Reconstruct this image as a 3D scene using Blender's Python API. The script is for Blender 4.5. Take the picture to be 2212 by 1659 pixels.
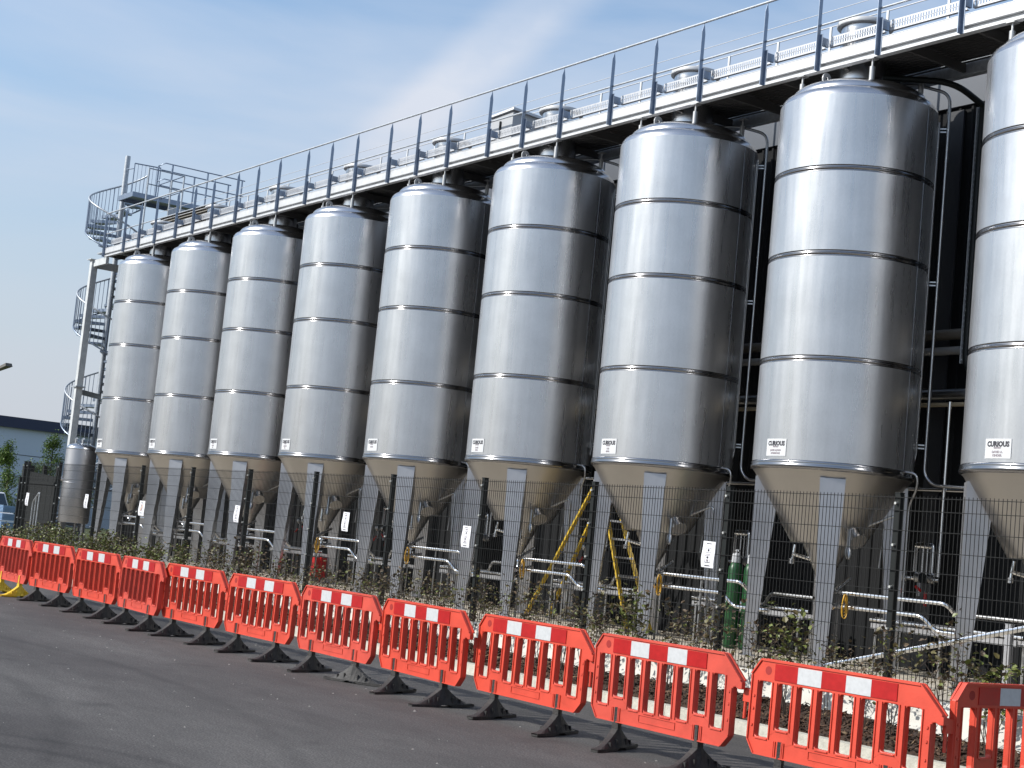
import bpy, math, random
from mathutils import Vector, Matrix, noise
R = math.radians
PI = math.pi
sc = bpy.context.scene
for o in list(bpy.data.objects): bpy.data.objects.remove(o)

# ---------------------------------------------------------------- camera
YAW, PITCH, ROLL, FPX = -0.9681, 0.1014, 0.0966, 3424.47
sy, cy, sp, cp = math.sin(YAW), math.cos(YAW), math.sin(PITCH), math.cos(PITCH)
fw = Vector((sy*cp, cy*cp, sp)); rt = Vector((cy, -sy, 0)); up = rt.cross(fw)
r2 = math.cos(ROLL)*rt + math.sin(ROLL)*up; u2 = -math.sin(ROLL)*rt + math.cos(ROLL)*up
cam_d = bpy.data.cameras.new('camera'); cam = bpy.data.objects.new('camera', cam_d)
sc.collection.objects.link(cam); sc.camera = cam
m = Matrix((r2, u2, -fw)).transposed().to_4x4(); m.translation = Vector((0, 0, 1.7)); cam.matrix_world = m
cam_d.sensor_width = 36; cam_d.lens = 36*FPX/2212; cam_d.clip_start = .1; cam_d.clip_end = 3000

# ---------------------------------------------------------------- light
SUN_EL, SUN_AZ = 35.0, 206.0
w = bpy.data.worlds.new("World"); sc.world = w; w.use_nodes = True
wn, wl = w.node_tree.nodes, w.node_tree.links
sky = wn.new('ShaderNodeTexSky'); sky.sky_type = 'NISHITA'; sky.sun_disc = False
sky.sun_elevation = R(SUN_EL); sky.sun_rotation = R(SUN_AZ); sky.air_density = 1.15; sky.dust_density = 1.3; sky.ozone_density = 2.6
bg = wn['Background']; bg.inputs[1].default_value = 0.145
tc = wn.new('ShaderNodeTexCoord'); mp = wn.new('ShaderNodeMapping'); mp.inputs['Scale'].default_value = (1.6, 1.0, 5.0)
mp.inputs['Rotation'].default_value = (R(18), R(24), R(10))
nz = wn.new('ShaderNodeTexNoise'); nz.inputs['Scale'].default_value = 2.3; nz.inputs['Detail'].default_value = 9; nz.inputs['Roughness'].default_value = .52
nz.inputs['Distortion'].default_value = .5
cr = wn.new('ShaderNodeMapRange'); cr.inputs['From Min'].default_value = .38; cr.inputs['From Max'].default_value = .80
cr.inputs['To Min'].default_value = .06; cr.inputs['To Max'].default_value = .80
mx = wn.new('ShaderNodeMixRGB'); mx.inputs[2].default_value = (4.1, 4.4, 5.0, 1)
wl.new(tc.outputs['Generated'], mp.inputs[0]); wl.new(mp.outputs[0], nz.inputs[0]); wl.new(nz.outputs['Fac'], cr.inputs[0])
# an old contrail: a great-circle band of thin cloud
def vm(op, a_, vec):
    q = wn.new('ShaderNodeVectorMath'); q.operation = op; wl.new(a_, q.inputs[0]); q.inputs[1].default_value = vec; return q
def mth(op, a_, b_):
    q = wn.new('ShaderNodeMath'); q.operation = op
    for i_, v_ in enumerate((a_, b_)):
        if isinstance(v_, (int, float)): q.inputs[i_].default_value = v_
        elif v_ is not None: wl.new(v_, q.inputs[i_])
    return q.outputs[0]
def mrg(a_, f0, f1, t0, t1):
    q = wn.new('ShaderNodeMapRange'); q.interpolation_type = 'SMOOTHSTEP'; wl.new(a_, q.inputs[0])
    for i_, v_ in zip(('From Min', 'From Max', 'To Min', 'To Max'), (f0, f1, t0, t1)): q.inputs[i_].default_value = v_
    return q.outputs[0]
dn = vm('NORMALIZE', tc.outputs['Generated'], (0, 0, 0)).outputs['Vector']
dist = mth('ABSOLUTE', vm('DOT_PRODUCT', dn, (-0.2164, -0.7229, 0.6562)).outputs['Value'], None)
nz2 = wn.new('ShaderNodeTexNoise'); nz2.inputs['Scale'].default_value = 14; nz2.inputs['Detail'].default_value = 6; wl.new(dn, nz2.inputs[0])
dist = mth('ADD', dist, mth('MULTIPLY', nz2.outputs['Fac'], .012))
trail = mth('MULTIPLY', mrg(dist, .010, .034, .55, 0), mrg(vm('DOT_PRODUCT', dn, (-0.7944, 0.5189, 0.3157)).outputs['Value'], .985, .997, 0, 1))
trail = mth('MULTIPLY', trail, mrg(nz2.outputs['Fac'], .25, .6, .5, 1))
fac = mth('MINIMUM', mth('ADD', cr.outputs[0], trail), 1.0)
up_ = vm('DOT_PRODUCT', dn, (0, 0, 1)).outputs['Value']; hz_ = mrg(up_, .0, .36, .85, 0)     # low haze over the horizon
mx2 = wn.new('ShaderNodeMixRGB'); mx2.inputs[2].default_value = (3.25, 3.42, 3.9, 1)
tint = vm('MULTIPLY', sky.outputs[0], (.89, .98, 1.02)); wl.new(fac, mx.inputs[0]); wl.new(tint.outputs['Vector'], mx.inputs[1]); wl.new(hz_, mx2.inputs[0]); wl.new(mx.outputs[0], mx2.inputs[1]); wl.new(mx2.outputs[0], bg.inputs[0])
az, el = R(SUN_AZ), R(SUN_EL)
sdir = Vector((math.sin(az)*math.cos(el), math.cos(az)*math.cos(el), math.sin(el)))
sun_d = bpy.data.lights.new('sun', 'SUN'); sun_d.energy = 4.2; sun_d.angle = R(.53); sun_d.color = (1, .965, .91)
sun = bpy.data.objects.new('sun', sun_d); sc.collection.objects.link(sun); sun.rotation_euler = sdir.to_track_quat('Z', 'Y').to_euler()
sc.view_settings.view_transform = 'Standard'; sc.view_settings.look = 'None'; sc.view_settings.exposure = 0.3; sc.view_settings.gamma = 1
try:
    sc.cycles.max_bounces = 8; sc.cycles.sample_clamp_indirect = 6; sc.cycles.use_denoising = True
    sc.cycles.caustics_reflective = True; sc.cycles.blur_glossy = .3
except Exception: pass

# ---------------------------------------------------------------- materials
def mat(name, col, rough=.5, metal=0., noise_amt=0., nscale=8., bump=0., bscale=40., aniso=0., spec=.5, col2=None, stretch=None):
    ma = bpy.data.materials.new(name); ma.use_nodes = True
    n, l = ma.node_tree.nodes, ma.node_tree.links; b = n['Principled BSDF']
    b.inputs['Base Color'].default_value = (*col, 1); b.inputs['Roughness'].default_value = rough; b.inputs['Metallic'].default_value = metal
    b.inputs['Specular IOR Level'].default_value = spec
    t = n.new('ShaderNodeTexCoord'); src = t.outputs['Object']
    if stretch:
        mpn = n.new('ShaderNodeMapping'); mpn.inputs['Scale'].default_value = stretch; l.new(src, mpn.inputs[0]); src = mpn.outputs[0]
    if noise_amt > 0 or col2:
        z = n.new('ShaderNodeTexNoise'); z.inputs['Scale'].default_value = nscale; z.inputs['Detail'].default_value = 6; z.inputs['Roughness'].default_value = .6
        l.new(src, z.inputs[0]); rr = n.new('ShaderNodeValToRGB'); rr.color_ramp.elements[0].position = .33; rr.color_ramp.elements[1].position = .67
        c2 = col2 or tuple(c*(1-noise_amt) for c in col); rr.color_ramp.elements[0].color = (*c2, 1); rr.color_ramp.elements[1].color = (*col, 1)
        l.new(z.outputs['Fac'], rr.inputs[0]); l.new(rr.outputs[0], b.inputs['Base Color'])
        mr = n.new('ShaderNodeMapRange'); mr.inputs['To Min'].default_value = max(.02, rough-.07); mr.inputs['To Max'].default_value = min(1, rough+.09)
        l.new(z.outputs['Fac'], mr.inputs[0]); l.new(mr.outputs[0], b.inputs['Roughness'])
    if bump > 0:
        z2 = n.new('ShaderNodeTexNoise'); z2.inputs['Scale'].default_value = bscale; z2.inputs['Detail'].default_value = 5; l.new(src, z2.inputs[0])
        bp = n.new('ShaderNodeBump'); bp.inputs['Strength'].default_value = bump; bp.inputs['Distance'].default_value = .02
        l.new(z2.outputs['Fac'], bp.inputs['Height']); l.new(bp.outputs[0], b.inputs['Normal'])
    if aniso:
        b.inputs['Anisotropic'].default_value = aniso; tg = n.new('ShaderNodeTangent'); tg.direction_type = 'RADIAL'; tg.axis = 'Z'
        l.new(tg.outputs[0], b.inputs['Tangent'])
    return ma
def steel(name, v, rough, aniso):
    ma = mat(name, (v, v, v*1.01), rough, .87, 0, 1, 0, 1, aniso); n, l = ma.node_tree.nodes, ma.node_tree.links; b = n['Principled BSDF']
    t = n.new('ShaderNodeTexCoord'); oi = n.new('ShaderNodeObjectInfo'); ad = n.new('ShaderNodeVectorMath'); ad.operation = 'MULTIPLY_ADD'
    cb = n.new('ShaderNodeCombineXYZ')
    for i in range(3): l.new(oi.outputs['Random'], cb.inputs[i])
    ad.inputs[1].default_value = (37, 53, 19); l.new(cb.outputs[0], ad.inputs[0]); l.new(t.outputs['Object'], ad.inputs[2])
    def nz_(sc_, det, st):
        mp_ = n.new('ShaderNodeMapping'); mp_.inputs['Scale'].default_value = st; l.new(ad.outputs[0], mp_.inputs[0])
        q = n.new('ShaderNodeTexNoise'); q.inputs['Scale'].default_value = sc_; q.inputs['Detail'].default_value = det; l.new(mp_.outputs[0], q.inputs[0]); return q.outputs['Fac']
    def rg_(src, f0, f1, t0, t1):
        q = n.new('ShaderNodeMapRange'); l.new(src, q.inputs[0])
        for i_, v_ in zip(('From Min', 'From Max', 'To Min', 'To Max'), (f0, f1, t0, t1)): q.inputs[i_].default_value = v_
        return q.outputs[0]
    def mul_(a_, b_):
        q = n.new('ShaderNodeMath'); q.operation = 'MULTIPLY'; l.new(a_, q.inputs[0]); l.new(b_, q.inputs[1]); return q.outputs[0]
    streak = nz_(9, 4, (1, 1, .07)); cloud = nz_(1.6, 5, (1, 1, 1.3)); fine = nz_(40, 2, (1, 1, .6))
    f_ = mul_(mul_(rg_(streak, .35, .75, .94, 1.03), rg_(cloud, .3, .7, .93, 1.04)), rg_(fine, .3, .7, .97, 1.02))
    vm_ = n.new('ShaderNodeVectorMath'); vm_.operation = 'SCALE'; vm_.inputs[0].default_value = (v, v, v*1.01); l.new(f_, vm_.inputs['Scale']); l.new(vm_.outputs[0], b.inputs['Base Color'])
    l.new(rg_(streak, .3, .7, rough-.035, rough+.05), b.inputs['Roughness'])
    bp = n.new('ShaderNodeBump'); bp.inputs['Strength'].default_value = .35; bp.inputs['Distance'].default_value = .004; l.new(nz_(1.1, 1, (1, 1, .8)), bp.inputs['Height']); l.new(bp.outputs[0], b.inputs['Normal'])
    return ma
M = {}
M['shell'] = steel('brushed_steel', .585, .29, .25)
M['band'] = mat('polished_steel', (.30, .30, .31), .18, 1)
M['dome'] = mat('dome_steel', (.58, .58, .59), .24, 1, .05, 2)
M['cone'] = mat('cone_steel', (.46, .44, .42), .34, 1, .08, 2)
M['leg'] = mat('leg_steel', (.52, .52, .535), .42, 1, .14, 3, stretch=(1, 1, .4))
M['chrome'] = mat('chrome_pipe', (.80, .80, .80), .16, 1)
M['pipe'] = mat('dull_pipe', (.50, .50, .50), .32, 1, .15, 5)
M['whitepipe'] = mat('white_lagging', (.46, .46, .455), .4, .6, .1, 4)
M['galv'] = mat('galvanised_steel', (.50, .53, .56), .46, .5, .25, 14)
M['tray'] = mat('perforated_steel', (.50, .51, .53), .5, .4, .1, 10)
M['galvc'] = mat('weathered_zinc', (.56, .58, .58), .6, 0, .22, 6)
M['galv_shade'] = mat('galvanised_shade_side', (.26, .31, .39), .38, .8, .15, 9)  # galvanised steel with its shaded side and sky blue put into the colour
M['beam'] = mat('pale_galvanised_beam', (.58, .59, .60), .55, .3, .14, 6)
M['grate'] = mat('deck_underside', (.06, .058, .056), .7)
M['black'] = mat('black_cladding', (.009, .0098, .011), .75, 0, .3, .4, spec=.2)
M['parapet'] = mat('grey_parapet', (.085, .095, .112), .5, 0, .15, .6)
M['fence'] = mat('fence_black_green', (.006, .008, .0075), .5, spec=.3)
M['fwire'] = mat('fence_wire', (.006, .0065, .0065), .55, spec=.35)
M['bolt'] = mat('zinc_bolt', (.7, .7, .66), .35, .8)
M['red'] = mat('red_orange_plastic', (.64, .066, .034), .45, 0, .22, 3.5, .05, 60)
M['red2'] = mat('faded_red_plastic', (.60, .070, .042), .5, 0, .25, 3, .05, 60)
M['sred'] = mat('red_reflective_sheet', (.42, .005, .005), .35, 0, .2, 18)
M['swhite'] = mat('white_reflective_sheet', (.54, .55, .555), .4, 0, .14, 25)
M['rubber'] = mat('black_rubber', (.016, .015, .015), .62, 0, .5, 6, .3, 50, col2=(.045, .041, .037))
M['yfoot'] = mat('yellow_plastic', (.75, .50, .02), .5, 0, .2, 12)
M['kerb'] = mat('pale_concrete_kerb', (.55, .53, .45), .85, 0, .3, 14, .3, 60)
M['mulch'] = mat('bark_soil', (.055, .030, .017), .95, 0, 0, 30, .8, 40, col2=(.02, .012, .008))
M['membrane'] = mat('cream_membrane', (.56, .54, .48), .8, 0, .0, 3.0, .15, 9, col2=(.50, .48, .43))
M['yard'] = mat('yard_concrete', (.44, .39, .31), .85, 0, .25, 3, .2, 40)
M['upstand'] = mat('upstand_concrete', (.42, .40, .35), .85, 0, .2, 7)
M['leaf'] = mat('olive_leaf', (.125, .11, .032), .5, 0, 0, 9, col2=(.065, .045, .018))
M['leafg'] = mat('green_leaf', (.15, .17, .03), .45, 0, 0, 9, col2=(.09, .11, .025))
M['leafb'] = mat('brown_leaf', (.11, .072, .035), .6, 0, 0, 9, col2=(.07, .045, .025))
M['stem'] = mat('dark_stem', (.045, .030, .022), .8)
M['tree'] = mat('tree_leaf', (.15, .22, .035), .5, 0, 0, 3, col2=(.06, .11, .02))
M['bark'] = mat('bark', (.06, .05, .04), .9)
M['label'] = mat('white_label', (.58, .59, .60), .5)
M['ink'] = mat('black_ink', (.03, .03, .04), .5)
M['inkg'] = mat('grey_ink', (.25, .22, .24), .5)
M['inkb'] = mat('blue_ink', (.06, .16, .5), .5)
M['inky'] = mat('yellow_ink', (.75, .45, .04), .5)
M['paper'] = mat('laminated_paper', (.80, .80, .83), .3)
M['yellow'] = mat('ladder_yellow', (.55, .36, .02), .45, 0, .3, 25)
M['alu'] = mat('aluminium', (.74, .75, .76), .35, .8)
M['hose'] = mat('yellow_hose', (.55, .30, .02), .4)
M['green'] = mat('green_gas_bottle', (.008, .070, .018), .4, 0, .25, 8)
M['redp'] = mat('red_paint', (.50, .012, .01), .4)
M['bgwall'] = mat('pale_cladding', (.46, .53, .62), .6, 0, .08, .1)
M['navy'] = mat('navy_fascia', (.012, .022, .06), .5)
M['roofd'] = mat('grey_roof', (.15, .15, .16), .7)
M['timber'] = mat('dark_board', (.005, .007, .0065), .85, 0, .4, 3, stretch=(4, 4, .5))
M['white'] = mat('white_paint', (.72, .74, .76), .3)
M['glass'] = mat('dark_glass', (.03, .05, .07), .08)
M['blue'] = mat('blue_plastic', (.25, .38, .56), .5)
M['cab'] = mat('pale_cabinet', (.40, .41, .42), .5, .1)
M['louv'] = mat('dark_louvre', (.10, .09, .075), .6)
M['grass'] = mat('rough_grass', (.10, .12, .035), .95, 0, .5, 8)

# asphalt
ma = bpy.data.materials.new('asphalt'); ma.use_nodes = True; n, l = ma.node_tree.nodes, ma.node_tree.links; b = n['Principled BSDF']
t = n.new('ShaderNodeTexCoord'); z1 = n.new('ShaderNodeTexNoise'); z1.inputs['Scale'].default_value = .35; z1.inputs['Detail'].default_value = 5
mpa = n.new('ShaderNodeMapping'); mpa.inputs['Scale'].default_value = (.5, 1.3, 1); mpa.inputs['Rotation'].default_value = (0, 0, R(18)); l.new(t.outputs['Object'], mpa.inputs[0]); l.new(mpa.outputs[0], z1.inputs[0])
z2 = n.new('ShaderNodeTexNoise'); z2.inputs['Scale'].default_value = 60; z2.inputs['Detail'].default_value = 3; l.new(t.outputs['Object'], z2.inputs[0])
z3 = n.new('ShaderNodeTexNoise'); z3.inputs['Scale'].default_value = 2.2; z3.inputs['Detail'].default_value = 8; z3.inputs['Roughness'].default_value = .7; l.new(mpa.outputs[0], z3.inputs[0])
vr = n.new('ShaderNodeTexVoronoi'); vr.inputs['Scale'].default_value = 55; l.new(t.outputs['Object'], vr.inputs[0])
r1 = n.new('ShaderNodeValToRGB'); r1.color_ramp.elements[0].color = (.055, .050, .048, 1); r1.color_ramp.elements[1].color = (.098, .092, .087, 1)
r1.color_ramp.elements[0].position = .35; r1.color_ramp.elements[1].position = .68; l.new(z1.outputs['Fac'], r1.inputs[0])
def mul(a_, lo, hi, src, out='Fac', p0=.3, p1=.7):
    rr = n.new('ShaderNodeMapRange'); rr.inputs['From Min'].default_value = p0; rr.inputs['From Max'].default_value = p1
    rr.inputs['To Min'].default_value = lo; rr.inputs['To Max'].default_value = hi; l.new(src.outputs[out], rr.inputs[0])
    mm = n.new('ShaderNodeVectorMath'); mm.operation = 'MULTIPLY'; l.new(a_, mm.inputs[0]); l.new(rr.outputs[0], mm.inputs[1]); return mm.outputs[0]
c = mul(r1.outputs[0], .45, 1.6, z2); c = mul(c, .80, 1.2, z3); c = mul(c, 2.6, .88, vr, 'Distance', 0, .25)
z4 = n.new('ShaderNodeTexNoise'); z4.inputs['Scale'].default_value = 14; z4.inputs['Detail'].default_value = 6; z4.inputs['Roughness'].default_value = .75; l.new(mpa.outputs[0], z4.inputs[0]); c = mul(c, .88, 1.12, z4)
z5 = n.new('ShaderNodeTexNoise'); z5.inputs['Scale'].default_value = 1.1; z5.inputs['Detail'].default_value = 3; l.new(t.outputs['Object'], z5.inputs[0]); c = mul(c, .72, 1.0, z5, 'Fac', .26, .36)
# curved tyre scuffs and a filled trench line: stains that stay put
sep = n.new('ShaderNodeSeparateXYZ'); l.new(t.outputs['Object'], sep.inputs[0])
def ring(cx, cyy, rad, wid, dark, c_):
    v1 = n.new('ShaderNodeVectorMath'); v1.operation = 'DISTANCE'; cb = n.new('ShaderNodeCombineXYZ'); l.new(sep.outputs[0], cb.inputs[0]); l.new(sep.outputs[1], cb.inputs[1])
    v1.inputs[1].default_value = (cx, cyy, 0); l.new(cb.outputs[0], v1.inputs[0])
    s1 = n.new('ShaderNodeMath'); s1.operation = 'SUBTRACT'; l.new(v1.outputs['Value'], s1.inputs[0]); s1.inputs[1].default_value = rad
    a1 = n.new('ShaderNodeMath'); a1.operation = 'ABSOLUTE'; l.new(s1.outputs[0], a1.inputs[0])
    nz_ = n.new('ShaderNodeMath'); nz_.operation = 'MULTIPLY_ADD'; l.new(z3.outputs['Fac'], nz_.inputs[0]); nz_.inputs[1].default_value = wid*1.5; l.new(a1.outputs[0], nz_.inputs[2])
    m1 = n.new('ShaderNodeMapRange'); m1.inputs['From Min'].default_value = wid*.9; m1.inputs['From Max'].default_value = wid*1.9; m1.inputs['To Min'].default_value = dark; m1.inputs['To Max'].default_value = 1
    l.new(nz_.outputs[0], m1.inputs[0]); mm = n.new('ShaderNodeVectorMath'); mm.operation = 'MULTIPLY'; l.new(c_, mm.inputs[0]); l.new(m1.outputs[0], mm.inputs[1]); return mm.outputs[0]
for a_ in ((-9.6, 2.0, 2.2, .11, .66), (-9.6, 2.0, 2.65, .09, .72), (-16, -8, 13.0, .12, .80), (-16, -8, 14.7, .12, .82), (-30, -2.0, 9.2, .16, .82)): c = ring(*a_, c)
l.new(c, b.inputs['Base Color']); b.inputs['Roughness'].default_value = .82; b.inputs['Specular IOR Level'].default_value = .35
bp = n.new('ShaderNodeBump'); bp.inputs['Strength'].default_value = .35; bp.inputs['Distance'].default_value = .006; l.new(z2.outputs['Fac'], bp.inputs['Height']); l.new(bp.outputs[0], b.inputs['Normal'])
M['asphalt'] = ma

# ---------------------------------------------------------------- mesh helpers
class MB:
    def __init__(s): s.v = []; s.f = []; s.sm = []; s.mi = []; s.cur = 0
    def add(s, vs, fs, smooth=False):
        o = len(s.v); s.v += [tuple(v) for v in vs]; s.f += [tuple(i+o for i in f) for f in fs]; s.sm += [smooth]*len(fs); s.mi += [s.cur]*len(fs); return s
    def box(s, x0, x1, y0, y1, z0, z1):
        return s.add([(x0,y0,z0),(x1,y0,z0),(x1,y1,z0),(x0,y1,z0),(x0,y0,z1),(x1,y0,z1),(x1,y1,z1),(x0,y1,z1)],
                     [(0,3,2,1),(4,5,6,7),(0,1,5,4),(1,2,6,5),(2,3,7,6),(3,0,4,7)])
    def hexa(s, p): return s.add(p, [(0,3,2,1),(4,5,6,7),(0,1,5,4),(1,2,6,5),(2,3,7,6),(3,0,4,7)])
    def tube(s, pts, r, n=8, closed=False, cap=True):
        pts = [Vector(p) for p in pts]; k = len(pts); rs = r if isinstance(r, (list, tuple)) else [r]*k
        vs = []; fs = []; prev = None
        for i, p in enumerate(pts):
            if closed: d = pts[(i+1) % k]-pts[i-1]
            else: d = pts[min(i+1, k-1)]-pts[max(i-1, 0)]
            if d.length < 1e-9: d = Vector((0, 0, 1))
            d.normalize()
            if prev is None: a = d.orthogonal().normalized()
            else:
                a = prev-d*prev.dot(d)
                a = a.normalized() if a.length > 1e-6 else d.orthogonal().normalized()
            prev = a; c_ = d.cross(a)
            for j in range(n):
                t_ = 2*PI*j/n; vs.append(p+(a*math.cos(t_)+c_*math.sin(t_))*rs[i])
        for i in range(k if closed else k-1):
            i2 = (i+1) % k
            for j in range(n): fs.append((i*n+j, i*n+(j+1) % n, i2*n+(j+1) % n, i2*n+j))
        s.add(vs, fs, n > 4)
        if cap and not closed:
            s.add([vs[j] for j in range(n)], [tuple(reversed(range(n)))]); s.add([vs[(k-1)*n+j] for j in range(n)], [tuple(range(n))])
        return s
    def lathe(s, prof, n=48, c=(0, 0), smooth=True, a0=0, a1=2*PI):
        vs = []; fs = []; full = abs(a1-a0-2*PI) < 1e-6; cols = n if full else n+1
        for (r, z) in prof:
            for j in range(cols):
                t_ = a0+(a1-a0)*j/n; vs.append((c[0]+r*math.cos(t_), c[1]+r*math.sin(t_), z))
        for i in range(len(prof)-1):
            for j in range(n): fs.append((i*cols+j, i*cols+(j+1) % cols, (i+1)*cols+(j+1) % cols, (i+1)*cols+j))
        return s.add(vs, fs, smooth)
    def disc(s, c, r, z, n=32, up=True):
        vs = [(c[0]+r*math.cos(2*PI*j/n), c[1]+r*math.sin(2*PI*j/n), z) for j in range(n)]
        return s.add(vs, [tuple(range(n)) if up else tuple(reversed(range(n)))])
    def bar(s, a, b_, w_, h_=None, upv=(0, 0, 1)):
        a = Vector(a); b_ = Vector(b_); h_ = h_ or w_; d = (b_-a).normalized(); u = Vector(upv)
        if abs(d.dot(u)) > .98: u = Vector((1, 0, 0))
        x = d.cross(u).normalized()*w_/2; y = x.cross(d).normalized()*h_/2
        return s.add([a-x-y, a+x-y, a+x+y, a-x+y, b_-x-y, b_+x-y, b_+x+y, b_-x+y], [(0,3,2,1),(4,5,6,7),(0,1,5,4),(1,2,6,5),(2,3,7,6),(3,0,4,7)])
    def mesh(s, name, mats):
        me = bpy.data.meshes.new(name); me.from_pydata(s.v, [], s.f)
        for mm in (mats if isinstance(mats, (list, tuple)) else [mats]): me.materials.append(mm)
        me.polygons.foreach_set('use_smooth', s.sm); me.polygons.foreach_set('material_index', s.mi); me.update(); return me
    def build(s, name, mats, parent=None, **k):
        o = bpy.data.objects.new(name, s.mesh(name, mats)); sc.collection.objects.link(o)
        if parent: o.parent = parent
        return o
def tag(o, label=None, cat=None, group=None, kind=None):
    if label: o['label'] = label
    if cat: o['category'] = cat
    if group: o['group'] = group
    if kind: o['kind'] = kind
    return o
def empty(name, loc, label, cat, group=None, rz=0):
    o = bpy.data.objects.new(name, None); o.empty_display_size = .2; sc.collection.objects.link(o); o.location = loc; o.rotation_euler = (0, 0, rz)
    return tag(o, label, cat, group)
def children(o): return [c_ for c_ in bpy.data.objects if c_.parent == o]
def copy_tree(o, parent=None, kids=None):
    c_ = o.copy(); sc.collection.objects.link(c_)
    if parent: c_.parent = parent
    for ch in children(o): copy_tree(ch, c_)
    return c_
def fillet(pts, r, n=5):
    pts = [Vector(p) for p in pts]; out = [pts[0]]
    for i in range(1, len(pts)-1):
        a = (pts[i-1]-pts[i]); c_ = (pts[i+1]-pts[i]); rr = min(r, a.length*.49, c_.length*.49)
        p0 = pts[i]+a.normalized()*rr; p2 = pts[i]+c_.normalized()*rr
        for k in range(n+1):
            t_ = k/n; out.append(p0*(1-t_)**2+pts[i]*2*t_*(1-t_)+p2*t_*t_)
    out.append(pts[-1]); return out
ORD = ['first', 'second', 'third', 'fourth', 'fifth', 'sixth', 'seventh', 'eighth', 'ninth', 'tenth', 'eleventh', 'twelfth', 'thirteenth', 'fourteenth']
def text_mesh(body, size, depth=0, off=0):
    cu = bpy.data.curves.new('txt', 'FONT'); cu.body = body; cu.size = size; cu.align_x = 'CENTER'; cu.align_y = 'CENTER'; cu.resolution_u = 2; cu.offset = off
    o = bpy.data.objects.new('txt', cu); sc.collection.objects.link(o); dg = bpy.context.evaluated_depsgraph_get()
    me = bpy.data.meshes.new_from_object(o.evaluated_get(dg)); bpy.data.objects.remove(o)
    vs = [tuple(v.co) for v in me.vertices]; fs = [tuple(p.vertices) for p in me.polygons]; bpy.data.meshes.remove(me); return vs, fs

# ---------------------------------------------------------------- ground, kerb, bed, yard
g = MB(); S = 1500; g.add([(-S, -S, 0), (S, -S, 0), (S, 11.9, 0), (-S, 11.9, 0)], [(0, 1, 2, 3)]); tag(g.build('road', M['asphalt']), kind='structure')
g = MB(); g.add([(-S, 11.9, -.004), (S, 11.9, -.004), (S, S, -.004), (-S, S, -.004)], [(0, 1, 2, 3)]); tag(g.build('ground', M['grass']), kind='structure')
g = MB(); x = -60
while x < 4:
    x1 = x+.909; g.hexa([(x, 11.60, -.05), (x1, 11.60, -.05), (x1, 11.73, -.05), (x, 11.73, -.05), (x, 11.615, .138), (x1, 11.615, .138), (x1, 11.73, .142), (x, 11.73, .142)]); x = x1+.006
g.box(-60, 4, 11.62, 11.72, -.05, .125)
tag(g.build('kerb', M['kerb']), kind='structure')
X0, X1 = -44.0, -4.0
def bedz(x, y):
    t_ = max(0, min(1, (y-11.73)/.33)); hgt = .335+.03*math.sin(x*.9)+.035*noise.noise(Vector((x*1.7, 3, 0)))
    return .125+(hgt-.125)*(t_**.8)+.018*noise.noise(Vector((x*9, y*9, 0)))
g = MB(); nx = int((X1-X0)/.07); ny = 8; vs = []; fs = []
for i in range(nx+1):
    for j in range(ny+1):
        x = X0+.07*i; y = 11.725+.42*j/ny; vs.append((x, y, bedz(x, y)))
for i in range(nx):
    for j in range(ny): a = i*(ny+1)+j; fs.append((a, a+ny+1, a+ny+2, a+1))
g.add(vs, fs, True); tag(g.build('mulch_bed', M['mulch']), kind='structure')
rng = random.Random(4); cols = [(.075, .040, .022), (.045, .024, .014), (.11, .062, .034), (.16, .11, .06), (.028, .016, .011)]
cm = [mat('bark_chip_'+nm, c_, .85) for nm, c_ in zip(('brown', 'dark', 'light', 'tan', 'black'), cols)]
g = MB()
for i in range(15000):
    x = X0+(X1-X0)*(1-(rng.random()**1.6)) if rng.random() < .75 else rng.uniform(X0, X1); y = rng.uniform(11.735, 12.08); z = bedz(x, y)+rng.uniform(.0, .016)
    L = rng.uniform(.018, .055); W = L*rng.uniform(.25, .5); T = .004
    q = Matrix.Rotation(rng.uniform(0, 2*PI), 3, 'Z') @ Matrix.Rotation(rng.gauss(0, .5), 3, 'X') @ Matrix.Rotation(rng.gauss(0, .45), 3, 'Y')
    p = [q @ Vector(v) + Vector((x, y, z)) for v in ((-L, -W*.6, 0), (0, -W, T), (L, 0, 0), (0, W, T), (0, 0, T*3))]
    g.cur = rng.choices(range(5), (5, 5, 3, .7, 3))[0]; g.add(p, [(0, 1, 4), (1, 2, 4), (2, 3, 4), (3, 0, 4), (0, 3, 2, 1)])
tag(g.build('bark_chips', cm), 'dark brown bark mulch chips covering the planting bed behind the kerb', 'mulch', kind='stuff')
g = MB(); rg = random.Random(77)
for i in range(420):
    x = rg.uniform(-26, -4); y = rg.uniform(3.5, 11.5); L = rg.uniform(.004, .013)*(1 if rg.random() < .93 else 2)
    if rg.random() < .3: y = 11.58-abs(rg.gauss(0, .12))
    q = Matrix.Rotation(rg.uniform(0, 6.3), 3, 'Z'); g.add([q @ Vector(v)+Vector((x, y, 0)) for v in ((-L, -L*.7, 0), (L, -L*.5, 0), (L*.8, L*.8, 0), (-L*.7, L*.6, 0), (0, 0, L*.8))], [(0, 1, 4), (1, 2, 4), (2, 3, 4), (3, 0, 4)])
tag(g.build('grit', mat('pale_grit', (.34, .32, .29), .9, 0, .5, 3)), 'small pale stones and grit scattered over the tarmac near the kerb', 'grit', kind='stuff')
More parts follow.
